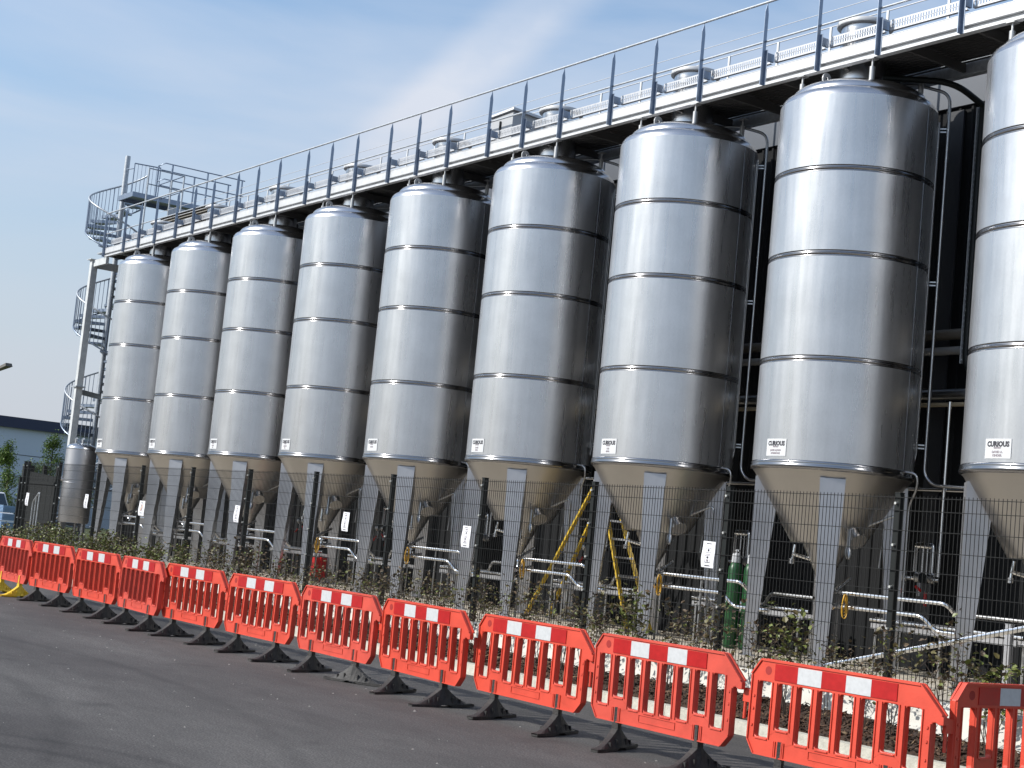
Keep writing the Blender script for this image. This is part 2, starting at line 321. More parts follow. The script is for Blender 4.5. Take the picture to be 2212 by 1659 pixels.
# creamy fabric membrane, draped: near vertical folds over a flatter wrinkled skirt
g = MB(); dx = .045; nx = int((X1-X0)/dx); vs = []; fs = []; NY = 18
for i in range(nx+1):
    x = X0+dx*i
    for j in range(NY+1):
        t_ = j/NY
        if t_ < .45: u = t_/.45; y = 11.98+.22*u; z = .245+.12*u
        elif t_ < .93: u = (t_-.45)/.48; y = 12.20+.085*u; z = .365+.245*u
        else: u = (t_-.93)/.07; y = 12.285+.06*u; z = .61+.008*u
        fold = abs(noise.noise(Vector((x*2.6+.6*math.sin(t_*4), t_*.8, 1.0))))
        amp = math.exp(-((t_-.62)/.2)**2)
        y -= amp*.045*fold-amp*.012
        z += .012*noise.noise(Vector((x*5, t_*7, 5)))*(t_ < .5)
        y += .008*noise.noise(Vector((x*12, t_*12, 9)))*(1 if t_ < .93 else 0)
        vs.append((x, y, z))
for i in range(nx):
    for j in range(NY): a = i*(NY+1)+j; fs.append((a, a+NY+1, a+NY+2, a+1))
g.add(vs, fs, True); tag(g.build('ground_membrane', M['membrane']), 'creamy white ground sheet draped in folds over the bank below the mesh fence', 'ground sheet')
g = MB(); g.box(-60, 4, 12.30, 12.46, 0, .605); tag(g.build('low_wall', M['upstand']), 'low concrete wall carrying the mesh fence along the tank yard', 'wall')
g = MB(); g.box(-62, 4, 12.46, 19.9, -.1, .40); tag(g.build('yard_slab', M['yard']), kind='structure')

# ---------------------------------------------------------------- brewery building
bld = empty('brewery_building', (-20, 19.6, .4), 'large black ribbed metal building with grey parapet behind the steel tanks', 'building')
def loc(ob, o): ob.location = Vector(ob.location)-Vector(o.location)
g = MB(); vs = []; fs = []; x = -50.8; zz0, zz1 = .0, 8.96; prof = []
while x < 4:
    prof += [(x, 19.62), (x+.16, 19.62), (x+.185, 19.585), (x+.225, 19.585)]; x += .25
for i, (px, py) in enumerate(prof): vs += [(px+20, py-19.6, zz0), (px+20, py-19.6, zz1)]
for i in range(len(prof)-1): fs.append((2*i, 2*i+2, 2*i+3, 2*i+1))
g.add(vs, fs); g.build('cladding', M['black'], bld)
g = MB(); g.box(-30.85, 24.1, -.05, .35, 8.965, 9.43); g.build('parapet', M['parapet'], bld)
g = MB(); g.box(-30.8, 24.05, .36, 30, 0, 9.2); g.build('roof', M['roofd'], bld)
M['cover'] = mat('dark_cover', (.03, .032, .036), .4)
for x in (-20.9, -12.8, -4.8, 3.2): g = MB(); g.box(x, x+.30, -.03, .01, .02, 8.9); g.build('column_cover', M['cover'], bld)

# ---------------------------------------------------------------- tanks
TY, TR, HB, HT = 17.81, 1.2115, 3.295-.4, 8.88-.4
TX = [-13.08-4*k for k in range(8, -1, -1)]
def dome_z(r):      # torispherical top above the shoulder
    k = r/(TR*.875)
    return HT+.155+.30*(1-k*k)**.75*.92 if k < 1 else HT+.15
NAMES = [('STOUT', ''), ('PORTER', ''), ('AMBER', 'ALE'), ('SESSION', 'IPA'), ('LAGER', ''), ('DARK', 'MILD'), ('THE', 'BEAR'), ('JAMES & JOHN', 'SYMMONS'), ('DAVID A.', 'KINDER')]
def curved(mb, vs, fs, cz, rr, mid=-PI/2):
    mb.add([(rr*math.cos(mid+x_/TR), rr*math.sin(mid+x_/TR), cz+y_) for (x_, y_, *_) in vs], fs)
RZ = [.282, .565, .796]
def make_tank(idx, src=None):
    t = empty('fermentation_tank', (TX[idx], TY, .4), '', 'tank', 'fermentation tanks in a row')
    if src:
        for ch in src_children: copy_tree(ch, t)
    else:
        g = MB()
        zs = [HB+.03]
        for q in RZ: zs.append(HB+(HT-HB)*q)
        zs.append(HT)
        for k in range(4):
            a = zs[k]+(.047 if k else .03); b_ = zs[k+1]-(.047 if k < 3 else 0)
            g.lathe([(TR, a), (TR, (a+b_)/2), (TR, b_)], 128)
        g.build('shell', M['shell'], t)
        for q in RZ:
            z = HB+(HT-HB)*q; g = MB()
            g.lathe([(TR, z-.047), (TR-.010, z-.043), (TR-.010, z-.014), (TR+.001, z-.010), (TR+.004, z-.005), (TR+.005, z), (TR+.004, z+.005), (TR+.001, z+.010), (TR-.010, z+.014), (TR-.010, z+.043), (TR, z+.047)], 128)
            g.build('weld_band', M['band'], t)
        g = MB(); g.box(-.006, .006, TR-.002, TR+.004, HB+.06, HT-.02)
        o = g.build('seam', M['band'], t); o.rotation_euler = (0, 0, R(-90-52+0))  # vertical seam on the side away from the sun
        o.rotation_euler = (0, 0, R(-78))
        g = MB(); prof = [(TR, HT), (TR-.012, HT+.05), (TR-.05, HT+.11), (TR-.105, HT+.145), (TR-.135, HT+.148), (TR*.872, HT+.152), (TR*.868, HT+.175)]
        for k in range(1, 15):
            a = k/14*PI/2; prof.append((TR*.868*math.cos(a)**.8 if k < 14 else .01, HT+.175+.26*math.sin(a)))
        g.lathe(prof, 96); g.build('dome', M['dome'], t)
        g = MB(); g.lathe([(TR, HB+.06), (TR+.01, HB+.05), (TR+.018, HB+.03), (TR+.008, HB+.012), (TR+.02, HB-.002), (TR+.024, HB-.03), (TR+.012, HB-.055), (TR-.02, HB-.07)], 128); g.build('rim', M['band'], t)
        g = MB(); g.lathe([(TR-.02, HB-.07), (TR-.05, HB-.10), (.555, HB-1.09), (.545, HB-1.12), (.50, HB-1.12), (.36, HB-1.10)], 96); g.build('cone', M['cone'], t)
        g = MB(); g.lathe([(.35, HB-1.09), (.34, HB-1.16), (.07, HB-1.70), (.055, HB-1.76), (.055, HB-1.84)], 40); g.build('outlet', M['cone'], t)
        g = MB(); g.tube(fillet([(0, 0, HB-1.83), (0, 0, HB-2.03), (.45, -.35, HB-2.03), (.78, -.6, HB-2.03)], .12), .036, 12); g.lathe([(.085, HB-1.88), (.085, HB-1.84), (.05, HB-1.83)], 20); g.build('drain_pipe', M['chrome'], t)
        # legs: tapering boxes at 45 degrees, outer face upright
        for k in range(4):
            a = R(45+90*k); g = MB(); ro = 1.135; rx = Matrix.Rotation(a, 3, 'Z')
            def L_(r, tt, z): return rx @ Vector((r, tt, z))
            zt = HB-.17; top = .185; bot = .085
            p = [L_(ro-.15, -bot, 0), L_(ro, -bot, 0), L_(ro, bot, 0), L_(ro-.15, bot, 0), L_(ro-.34, -top+.03, zt-.45), L_(ro, -top+.015, zt-.45), L_(ro, top-.015, zt-.45), L_(ro-.34, top-.03, zt-.45)]
            g.hexa(p)
            p2 = [L_(ro-.34, -top+.03, zt-.45), L_(ro, -top+.015, zt-.45), L_(ro, top-.015, zt-.45), L_(ro-.34, top-.03, zt-.45), L_(ro-.13, -top, zt), L_(ro, -top, zt), L_(ro, top, zt), L_(ro-.13, top, zt)]
            g.hexa(p2)
            lg = g.build('leg', M['leg'], t)
            g = MB(); g.add([L_(ro-.2, -.12, .001), L_(ro+.05, -.12, .001), L_(ro+.05, .12, .001), L_(ro-.2, .12, .001), L_(ro-.2, -.12, .016), L_(ro+.05, -.12, .016), L_(ro+.05, .12, .016), L_(ro-.2, .12, .016)], [(0,3,2,1),(4,5,6,7),(0,1,5,4),(1,2,6,5),(2,3,7,6),(3,0,4,7)])
            g.build('foot_plate', M['leg'], lg)
        # neck through the deck, lid
        g = MB(); g.lathe([(.37, HT+.25), (.37, 9.86)], 40); g.build('neck', M['dome'], t)
        g = MB(); g.lathe([(.375, 9.86), (.435, 9.865), (.44, 9.875), (.44, 9.925), (.43, 9.94), (.30, 9.965), (.01, 9.985)], 40); g.build('lid', M['beam'], t)
        for sx in (-1, 1):
            for sy_ in (-1, 1):
                g = MB(); px, py = sx*.73, sy_*.55; g.tube([(px, py, HT+.16), (px, py, HT+.50)], .042, 14); g.tube([(px, py, HT+.50), (px, py, HT+.62)], .018, 8); g.box(px-.07, px+.07, py-.06, py+.06, HT+.612, HT+.624)
                g.build('support_stub', M['whitepipe'], t)
        g = MB(); ang = [2*PI*k/20 for k in range(20)]; z0 = HT+.40; yo = -.76; ro, ri = .088, .026; vs = []
        for xx in (-.012, .012):
            vs += [(xx, yo+ro*math.cos(a), z0+(ro*math.sin(a) if math.sin(a) > 0 else ro*1.9*math.sin(a))) for a in ang]; vs += [(xx, yo+ri*math.cos(a), z0+ri*math.sin(a)) for a in ang]
        fs = []
        for k in range(20):
            k2 = (k+1) % 20; fs += [(k, 20+k, 20+k2, k2), (40+k, 40+k2, 60+k2, 60+k), (k, k2, 40+k2, 40+k), (20+k, 60+k, 60+k2, 20+k2)]
        g.add(vs, fs); g.build('lifting_lug', M['whitepipe'], t)
        # services
        g = MB(); g.tube(fillet([(.30, .35, 8.98), (.62, .60, 9.0), (1.03, .89, 8.86), (1.03, .89, 2.95), (1.2, .9, 2.80), (1.95, .95, 2.78)], .17), .026, 10)
        for z in (8.3, 5.9, 3.4): g.bar((.86, .76, z), (1.03, .89, z), .02); g.bar((.86, .76, z-.05), (1.03, .89, z-.05), .02)
        g.build('vertical_pipe', M['pipe'], t)
        g = MB(); g.tube(fillet([(.93, .80, 8.4), (.93, .80, 3.2), (.85, .72, 2.9), (.70, .5, 2.5), (.66, .46, 1.5)], .12), .014, 8); g.tube([(.99, .72, 8.3), (.99, .72, 3.3)], .010, 8)
        g.build('conduit', M['pipe'], t)
        g = MB(); g.tube(fillet([(1.12, .30, 2.95), (1.36, .36, 2.92), (1.36, .38, 2.72), (1.22, .39, 2.45), (1.22, .39, .06)], .10), .017, 8); g.tube(fillet([(.7, .1, 2.1), (1.1, .28, 2.3), (1.11, .3, .06)], .1), .022, 8)
        g.build('sample_pipe', M['pipe'], t)
        # inspection hatch on the cone and small instruments
        g = MB(); ax = Vector((.62, -.10, -.60)).normalized(); c0 = Vector((.62, -.12, HB-.92)); g.tube([c0, c0+ax*.16], .12, 24); g.tube([c0+ax*.16, c0+ax*.19], .145, 24); g.build('cone_hatch', M['cone'], t)
        g = MB(); g.tube([(.78, -.35, HB-.88), (.80, -.37, HB-1.16)], .032, 14); g.tube([(.80, -.37, HB-1.16), (.82, -.38, HB-1.24), (.84, -.40, HB-1.31)], [.045, .06, .025], 14); g.tube([(.62, -.25, HB-.90), (.80, -.36, HB-.92)], .025, 10)
        g.build('pressure_gauge', M['pipe'], t)
        for (ax_, ay_) in ((-.20, -.27), (.24, -.18)):
            g = MB(); g.tube([(ax_*.6, ay_*.6, HB-1.36), (ax_*1.5, ay_*1.5, HB-1.30)], .028, 10); g.tube([(ax_*1.4, ay_*1.4, HB-1.16), (ax_*1.5, ay_*1.5, HB-1.42)], .022, 10); g.tube([(ax_*1.5, ay_*1.5, HB-1.45), (ax_*1.5, ay_*1.5, HB-1.38)], .04, 12)
            g.build('sample_valve', M['chrome'], t)
    # sign
    g = MB(); sv = []; sf = []; NX = 8; W2, H2 = .20, .128
    for rr in (TR+.003, TR+.008):
        for i in range(NX+1):
            for yy in (-H2, H2): sv.append(((-W2+2*W2*i/NX), yy, rr))
    vs = [(q[2]*math.cos(-PI/2+q[0]/TR), q[2]*math.sin(-PI/2+q[0]/TR), HB+.235+q[1]) for q in sv]; o_ = 2*(NX+1)
    for i in range(NX):
        a = 2*i; sf += [(a, a+1, a+3, a+2), (o_+a, o_+a+2, o_+a+3, o_+a+1), (a, a+2, o_+a+2, o_+a), (a+1, o_+a+1, o_+a+3, a+3)]
    sf += [(0, o_, o_+1, 1), (o_-2, o_-1, 2*o_-1, 2*o_-2)]
    g.add(vs, sf); sg = g.build('sign', M['label'], t)
    g = MB(); z = HB+.235
    v_, f_ = text_mesh('CURIOUS', .092, 0, .0055); curved(g, [(a*.86+.003, b_, c_) for a, b_, c_ in v_], f_, z+.055, TR+.0098)
    g.build('lettering', M['ink'], sg)
    g = MB()
    v_, f_ = text_mesh('BREWERY', .026, 0, .002); curved(g, v_, f_, z+.008, TR+.0095); g.build('lettering', M['inkg'], sg); g = MB()
    a1, a2 = NAMES[idx]
    v_, f_ = text_mesh(a1, .040 if len(a1) < 9 else .034, 0, .0025); curved(g, v_, f_, z-.045, TR+.0095)
    if a2: g.build('lettering', M['inkg'], sg); g = MB()
    if a2: v_, f_ = text_mesh(a2, .040, 0, .0025); curved(g, v_, f_, z-.090, TR+.0095)
    g.build('lettering', M['inkg'], sg)
    return t
tanks = [make_tank(0)]
src_children = [c_ for c_ in children(tanks[0]) if c_.name.split('.')[0] != 'sign']
for k in range(1, 9): tanks.append(make_tank(k, True))
for k, t in enumerate(tanks):
    tags = ['leftmost and farthest tall steel tank, beside the spiral staircase', 'second tall steel cone tank from the left in the row', 'third tall steel cone tank from the left in the row', 'fourth tall steel cone tank from the left, its sign low on the left side',
            'fifth tall steel cone tank from the left, just left of the roof cabinet', 'sixth tall steel cone tank from the left, left of the yellow ladder', 'seventh tall steel cone tank from the left, right of the yellow ladder', 'large steel cone tank second from the right, biggest one seen whole', 'nearest steel cone tank, cut off by the right edge of the photo']
    t['label'] = tags[k]

# ---------------------------------------------------------------- elevated walkway
WY = 17.25
wk = empty('elevated_walkway', (0, 0, 0), 'long galvanised walkway with handrail running over the tops of the tanks', 'walkway')
XL, XR = -48.35, -6.0
g = MB(); g.box(XL, XR, WY-.045, WY+.012, 9.620, 9.780); g.box(XL, XR, WY-.05, WY+.05, 9.780, 9.792); g.box(XL, XR, WY-.05, WY+.06, 9.508, 9.553); g.box(XL, XR, WY+.02, WY+.03, 9.553, 9.620); g.build('front_beam', M['beam'], wk)
g = MB(); g.box(XL, XR, 18.70, 18.74, 9.508, 9.794); g.box(XL, XR, 18.66, 18.78, 9.488, 9.508); g.build('rear_beam', M['galv'], wk)
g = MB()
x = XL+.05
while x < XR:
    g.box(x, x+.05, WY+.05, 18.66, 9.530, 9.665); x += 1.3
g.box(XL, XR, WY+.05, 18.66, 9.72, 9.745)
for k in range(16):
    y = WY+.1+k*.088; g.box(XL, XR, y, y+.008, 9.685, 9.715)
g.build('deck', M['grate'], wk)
posts = []; x = -14.66+4.0*2; k = 0
while x > XL+.3: posts.append(x); x -= (1.54, 1.24, 1.22)[k % 3]; k += 1
posts.append(XL+.02)
for x in posts:
    g = MB(); g.box(x-.006, x+.006, WY-.125, WY-.052, 9.508, 10.70)
    g.hexa([(x-.006, WY-.125, 10.70), (x+.006, WY-.125, 10.70), (x+.006, WY-.052, 10.70), (x-.006, WY-.052, 10.70), (x-.006, WY-.125, 10.74), (x+.006, WY-.125, 10.74), (x+.006, WY-.085, 10.89), (x-.006, WY-.085, 10.89)])
    g.box(x-.006, x+.055, WY-.052, WY-.046, 9.508, 10.10)
    g.build('post', M['galv_shade'], wk)
g = MB(); g.tube([(XL-.03, WY-.09, 10.900), (XR, WY-.09, 10.900)], .021, 10); g.build('handrail', M['galv'], wk)
g = MB(); g.tube([(XL-.03, WY-.05, 10.248), (XR, WY-.05, 10.248)], .017, 10); g.build('mid_rail', M['galv'], wk)
g = MB(); g.tube([(XL, 18.69, 10.905), (XR, 18.69, 10.905)], .010, 6); g.tube([(XL, 18.85, 11.275), (XR, 18.85, 11.275)], .006, 6); g.build('rear_wire', M['beam'], wk)
x = -16.19+1.255*6
while x > -46: 
    g = MB(); g.box(x-.022, x+.022, 18.67, 18.695, 9.794, 10.905); g.build('rear_post', M['beam'], wk); x -= 1.255
for i in range(len(posts)-1):
    xa, xb = posts[i+1]+.05, posts[i]-.05
    g = MB(); g.box(xa, xb, 17.363, 17.368, 10.068, 10.092); g.box(xa, xb, 17.363, 17.368, 9.931, 9.955); g.box(xa, xb, 17.363, 17.42, 9.927, 9.931)
    q = xa
    while q < xb-.04: g.box(q, q+.026, 17.363, 17.368, 9.955, 10.068); q += .05
    g.box(xa, xb, 17.363, 17.368, 10.008, 10.016)
    g.build('perforated_tray', M['tray'], wk)
    g = MB(); g.box(posts[i]-.03, posts[i]+.012, 17.20, 17.39, 9.94, 10.07); g.build('tray_bracket', M['galv_shade'], wk)
cbx = empty('control_cabinet', (-27.2, 17.85, 9.76), 'pale grey control cabinet with sloping lid on the walkway above the sixth tank', 'cabinet')
g = MB(); g.hexa([(-.45, 0, 0), (.35, 0, 0), (.35, 1.0, 0), (-.45, 1.0, 0), (-.45, 0, .86), (.35, 0, .90), (.35, 1.0, .90), (-.45, 1.0, .86)]); g.build('body', M['cab'], cbx)
g = MB(); g.hexa([(-.50, -.05, .88), (.42, -.05, .92), (.42, 1.1, .86), (-.50, 1.1, .82), (-.48, -.03, .93), (.40, -.03, .98), (.40, 1.08, .92), (-.48, 1.08, .87)]); g.build('lid', M['beam'], cbx)
g = MB(); g.box(-.10, -.06, -.03, -.001, .45, .75); g.build('latch', M['fence'], cbx)
lv = empty('louvred_unit', (-46.3, 18.85, 9.8), 'dark slatted louvre unit on the walkway near the spiral staircase', 'louvre unit')
g = MB(); g.box(-2.0, 2.05, .05, .9, 0, 1.3); g.build('body', M['louv'], lv)
g = MB()
for k in range(15): g.hexa([(-2.02, -.03, .05+k*.085), (2.07, -.03, .05+k*.085), (2.07, .045, .10+k*.085), (-2.02, .045, .10+k*.085), (-2.02, -.03, .065+k*.085), (2.07, -.03, .065+k*.085), (2.07, .045, .115+k*.085), (-2.02, .045, .115+k*.085)])
g.build('louvre', mat('louvre_slat', (.30, .28, .24), .5, .3), lv)

# ---------------------------------------------------------------- spiral staircase, upper landing
SX, SY, SR = -50.68, 18.44, 1.08; PITCHZ = 3.21
st = empty('spiral_staircase', (SX, SY, .4), 'galvanised spiral staircase climbing to the walkway at the far left end', 'staircase')
g = MB(); g.tube([(0, 0, 0), (0, 0, 13.00)], .088, 16); g.build('centre_pole', M['galv'], st)
def zr(ph): return 11.95-.4-(ph-235.5)/360*PITCHZ      # handrail height, local
PH0, PH1 = 118.0, 1400.0; ntr = 47
for k in range(ntr):
    ph = PH0+10+(PH1-PH0-10)*k/(ntr-1); zt = zr(ph)-1.02; a0, a1 = R(ph-16), R(ph+14); g = MB(); vs = []
    for zq in (zt-.06, zt):
        for rr, aa in ((.08, R(ph-20)), (SR-.03, a0), (SR-.03, (a0+a1)/2), (SR-.03, a1), (.08, R(ph+20))): vs.append((rr*math.cos(aa), rr*math.sin(aa), zq))
    g.add(vs, [(4, 3, 2, 1, 0), (5, 6, 7, 8, 9), (0, 1, 6, 5), (1, 2, 7, 6), (2, 3, 8, 7), (3, 4, 9, 8), (4, 0, 5, 9)])
    p0 = Vector((.08*math.cos(R(ph+20)), .08*math.sin(R(ph+20)), zt-.02)); p1 = Vector(((SR-.04)*math.cos(a1), (SR-.04)*math.sin(a1), zt-.02)); g.bar(p0, p1, .03, .10)
    g.build('tread', M['galv_shade'], st)
rail = []; low = []
nn = 150
for k in range(nn+1):
    ph = PH0+(PH1-PH0)*k/nn; rail.append((SR*math.cos(R(ph)), SR*math.sin(R(ph)), zr(ph))); low.append((SR*math.cos(R(ph)), SR*math.sin(R(ph)), zr(ph)-1.12))
g = MB(); g.tube(rail, .030, 8); g.build('handrail', M['galv'], st)
g = MB(); g.tube(low, .026, 8); g.build('lower_rail', M['galv_shade'], st)
g = MB()
for k in range(0, int((PH1-PH0)/7.3)):
    ph = PH0+k*7.3; x, y = SR*math.cos(R(ph)), SR*math.sin(R(ph)); g.tube([(x, y, zr(ph)), (x, y, zr(ph)-1.12)], .020 if k % 4 == 0 else .012, 6)
g.build('balusters', M['galv_shade'], st)
ul = empty('upper_landing', (-49.42, 19.0, 11.87), 'galvanised landing with railings and barred gate at the top of the spiral staircase', 'landing')
def A3(x, y, z): return (x+48.1, y-18.5, z-11.6)
g = MB(); g.box(-.75, .5, -.9, 3.0, -.02, .03); g.box(-.75, -.70, -.9, 3.0, -.13, -.02); g.box(.45, .5, -.9, 3.0, -.13, -.02); g.box(-.70, .45, -.9, -.85, -.13, -.02); g.box(-1.1, -.75, -.75, -.45, -.02, .03); g.build('platform', M['galv_shade'], ul)
g = MB()
for (x, y) in ((-47.6, 18.85), (-47.6, 20.1), (-47.6, 21.35), (-48.7, 20.1), (-48.7, 21.35), (-48.2, 18.6)): g.box(x+48.1-.03, x+48.1+.03, y-18.5-.02, y-18.5+.02, 0, 1.17)
g.build('railing_posts', M['galv_shade'], ul)
g = MB()
for z in (12.78, 12.25):
    g.tube([A3(-48.2, 18.6, z), A3(-47.6, 18.6, z), A3(-47.6, 21.45, z)], .02, 8); g.tube([A3(-48.7, 18.9, z), A3(-48.7, 21.45, z)], .02, 8)
g.tube([A3(-48.0, 18.6, 12.1), A3(-45.9, 18.6, 12.1), A3(-45.85, 17.4, 12.1)], .018, 8); g.tube([A3(-48.0, 18.6, 11.6), A3(-45.9, 18.6, 11.6), A3(-45.85, 17.4, 11.6)], .018, 8)
g.build('railing', M['galv_shade'], ul)
g = MB()
for (x, y) in ((-45.9, 18.6), (-45.85, 17.4), (-46.9, 18.6)): g.box(x+48.1-.025, x+48.1+.025, y-18.5-.02, y-18.5+.02, -2.0, .5)
g.build('lower_posts', M['galv'], ul)
gt = MB(); gx = -48.8+48.1
gt.tube([(gx, -.5, .10), (gx, -.5, 1.22)], .02, 8); gt.tube([(gx+.15, .35, .10), (gx+.15, .35, 1.22)], .02, 8); gt.tube([(gx, -.5, 1.22), (gx+.15, .35, 1.22)], .02, 8); gt.tube([(gx, -.5, .12), (gx+.15, .35, .12)], .02, 8)
for k in range(1, 7): gt.tube([(gx+.15*k/7, -.5+.85*k/7, .12), (gx+.15*k/7, -.5+.85*k/7, 1.22)], .008, 6)
gt.tube([(gx, -.5, 1.05), (-1.1, -.6, 1.05)], .02, 6); gt.tube([(gx, -.5, .2), (-1.1, -.6, .2)], .02, 6)
gt.build('gate', M['galv_shade'], ul)
g = MB(); g.box(.35, .42, .4, 3.0, -2.2, -.2); g.box(-.7, -.63, 2.6, 2.7, -2.4, -.2); g.build('bracket', M['galv'], ul)
cl = empty('steel_column', (-49.33, 17.26, .4), 'tall galvanised steel column holding up the left end of the walkway', 'column')
g = MB(); g.box(-.10, .10, -.10, .10, 0, 9.1); g.box(-.18, .18, -.18, .18, 9.1, 9.12); g.box(-.22, .22, -.22, .22, .0, .02); g.build('shaft', M['galvc'], cl)
g = MB(); g.box(-.05, .05, .142, 1.7, 8.86, 9.09); g.box(.142, 1.2, -.05, .05, 8.88, 9.09); g.build('crossbeam', M['galvc'], cl)
g = MB(); g.bar((-.1, .15, 4.85), (-1.1, 1.1, 4.85), .10, .16); g.box(-.2, .2, -.16, .16, 4.98, 5.02); g.build('stub_beam', M['galv'], cl)
g = MB(); g.box(.10, 1.12, .02, 1.4, 9.30, 9.34); g.build('landing_plate', M['galv'], cl)

# small tank by the staircase
s = empty('small_tank', (-47.6, 17.0, .4), 'short round-topped steel tank standing at the foot of the spiral staircase', 'tank')
SRR = .46
g = MB(); g.lathe([(SRR-.02, .72), (SRR, .76), (SRR, 1.9)], 48); g.lathe([(SRR, 1.94), (SRR, 2.95)], 48); g.lathe([(SRR, 1.9), (SRR+.008, 1.92), (SRR, 1.94)], 48); g.disc((0, 0), SRR-.02, .72, 48, False); g.build('shell', M['leg'], s)
g = MB(); g.lathe([(SRR, 2.95), (SRR+.006, 2.98), (SRR-.01, 3.03), (SRR-.07, 3.08), (.25, 3.14), (.01, 3.17)], 48); g.build('top', M['dome'], s)
for k in range(3):
    a = R(30+120*k); g = MB(); g.tube([(.38*math.cos(a), .38*math.sin(a), 0), (.38*math.cos(a), .38*math.sin(a), .75)], .05, 10); g.build('leg', M['leg'], s)
for (x, y) in ((-.18, -.15), (.14, -.05)):
    g = MB(); g.tube([(x, y, 3.1), (x, y, 3.28)], .028, 10); g.tube([(x-.06, y, 3.26), (x+.08, y, 3.30)], .03, 10); g.build('valve', M['chrome'], s)
g = MB(); g.tube([(-.2, -.42, 2.0), (-.22, -.52, 2.0)], .06, 12); g.tube([(-.2, -.52, 2.0), (-.22, -.53, 1.6)], .012, 8); g.build('gauge', M['chrome'], s); g = MB(); g.tube([(-.32, -.36, .85), (-.36, -.46, .8)], .07, 12); g.build('outlet', M['chrome'], s)

# ---------------------------------------------------------------- pipework
def pipe(name, pts, r, m_, label, cat='pipe', group=None, fl=.12):
    g = MB(); p0 = Vector(pts[0]); g.tube(fillet([Vector(p)-p0 for p in pts], fl), r, 12); o = g.build(name, m_); o.location = p0; return tag(o, label, cat, group)
pipe('overhead_pipe', [(-46, 19.3, 5.60), (-5, 19.3, 5.60)], .085, M['louv'], 'thick dark insulated pipe on the black wall, highest of the horizontal pipes', group='horizontal pipes behind the tanks')
pipe('overhead_pipe', [(-46, 19.28, 5.34), (-5, 19.28, 5.34)], .065, M['whitepipe'], 'bright silver pipe just under the thick dark insulated pipe', group='horizontal pipes behind the tanks')
pipe('overhead_pipe', [(-46, 19.3, 4.66), (-5, 19.3, 4.66)], .09, M['pipe'], 'dull grey pipe at mid height on the black wall behind the tanks', group='horizontal pipes behind the tanks')
pipe('overhead_pipe', [(-46, 19.28, 4.50), (-5, 19.28, 4.50)], .035, mat('tan_pipe', (.45, .38, .26), .4, .3), 'thin tan pipe right below the dull grey pipe', group='horizontal pipes behind the tanks')
pipe('overhead_pipe', [(-46, 19.3, 3.18), (-5, 19.3, 3.18)], .03, M['chrome'], 'thin polished pipe level with the tank rims on the black wall', group='horizontal pipes behind the tanks')
# cable ladder dropping beside tank eight
def gap_name(k): return 'between %s and %s tanks from left' % (ORD[k], ORD[k+1])
cd = empty('cable_ladder', (-15.72, 19.1, 4.9), 'black cable ladder dropping down the wall between the two rightmost tanks', 'cable ladder')
g = MB(); g.box(-.12, -.10, -.03, .03, .2, 4.2); g.box(.10, .12, -.03, .03, .2, 4.2)
for q in range(46): g.box(-.10, .10, -.012, .012, .25+q*.085, .27+q*.085)
g.build('rails', M['galv'], cd)
g = MB(); g.tube(fillet([(-.02, 0, 4.2), (-.02, 0, .15), (.3, 0, -.15), (1.2, 0, -.15)], .25), .06, 10); g.tube(fillet([(.05, -.03, 4.2), (.05, -.03, .25), (.35, -.03, -.07), (1.2, -.03, -.07)], .25), .03, 8); g.build('cables', M['fence'], cd)
g = MB(); g.tube(fillet([(0, 0, 4.2), (-.1, -.6, 4.45), (-.9, -1.3, 4.5)], .3), .05, 8); g.build('cable_bend', M['fence'], cd)
# low pipe loops, racks, manifolds and hoses, one of each per gap
lp = None
for k in range(0, 9):
    tx = TX[k]; lab = ('polished twin pipe loop ' + (gap_name(k) if k < 8 else 'beside the nearest tank at the right edge'))
    if lp is None:
        lp = empty('pipe_loop', (tx, 17.2, .4), lab, 'pipes', 'low pipe loops between the tanks')
        g = MB(); g.tube(fillet([(.62, .5, 1.30), (.80, 0, 1.09), (2.85, 0, 1.09), (2.95, .35, .78)], .10), .030, 12); g.build('upper_pipe', M['chrome'], lp)
        g = MB(); g.tube(fillet([(.62, .5, .95), (.80, 0, .89), (2.45, 0, .89), (2.62, .1, .70), (3.4, .1, .70)], .10), .030, 12); g.build('lower_pipe', M['chrome'], lp)
        for q in (.85, 1.9):
            g = MB(); g.box(q-.015, q+.015, .03, .06, 0, 1.05); g.build('stand', M['pipe'], lp)
    else:
        o = copy_tree(lp); o.location = (tx, 17.2, .4); o['label'] = lab
rk = None
for k in range(0, 9):
    tx = TX[k]; lab = ('low galvanised pipe rack on legs ' + (gap_name(k) if k < 8 else 'beside the nearest tank at the right edge'))
    if rk is None:
        rk = empty('pipe_rack', (tx, 18.3, .4), lab, 'pipe rack', 'low pipe racks between the tanks')
        g = MB(); g.box(.7, 3.3, -.16, -.13, .60, .68); g.box(.7, 3.3, .13, .16, .60, .68)
        for q in range(9): g.box(.75+q*.3, .79+q*.3, -.13, .13, .61, .63)
        g.build('frame', M['leg'], rk)
        for q in (.8, 2.0, 3.2):
            for y in (-.145, .145): g = MB(); g.box(q-.02, q+.02, y-.015, y+.015, 0, .60); g.build('leg', M['pipe'], rk)
        g = MB(); g.tube([(.6, -.07, .73), (3.35, -.07, .73)], .028, 10); g.build('rack_pipe', M['chrome'], rk)
        g = MB(); g.tube(fillet([(.6, .06, .74), (2.2, .06, .74), (2.4, .0, .95), (3.35, .0, .95)], .1), .028, 10); g.build('rack_pipe', M['pipe'], rk)
    else:
        o = copy_tree(rk); o.location = (tx, 18.3, .4); o['label'] = lab
mfl = None
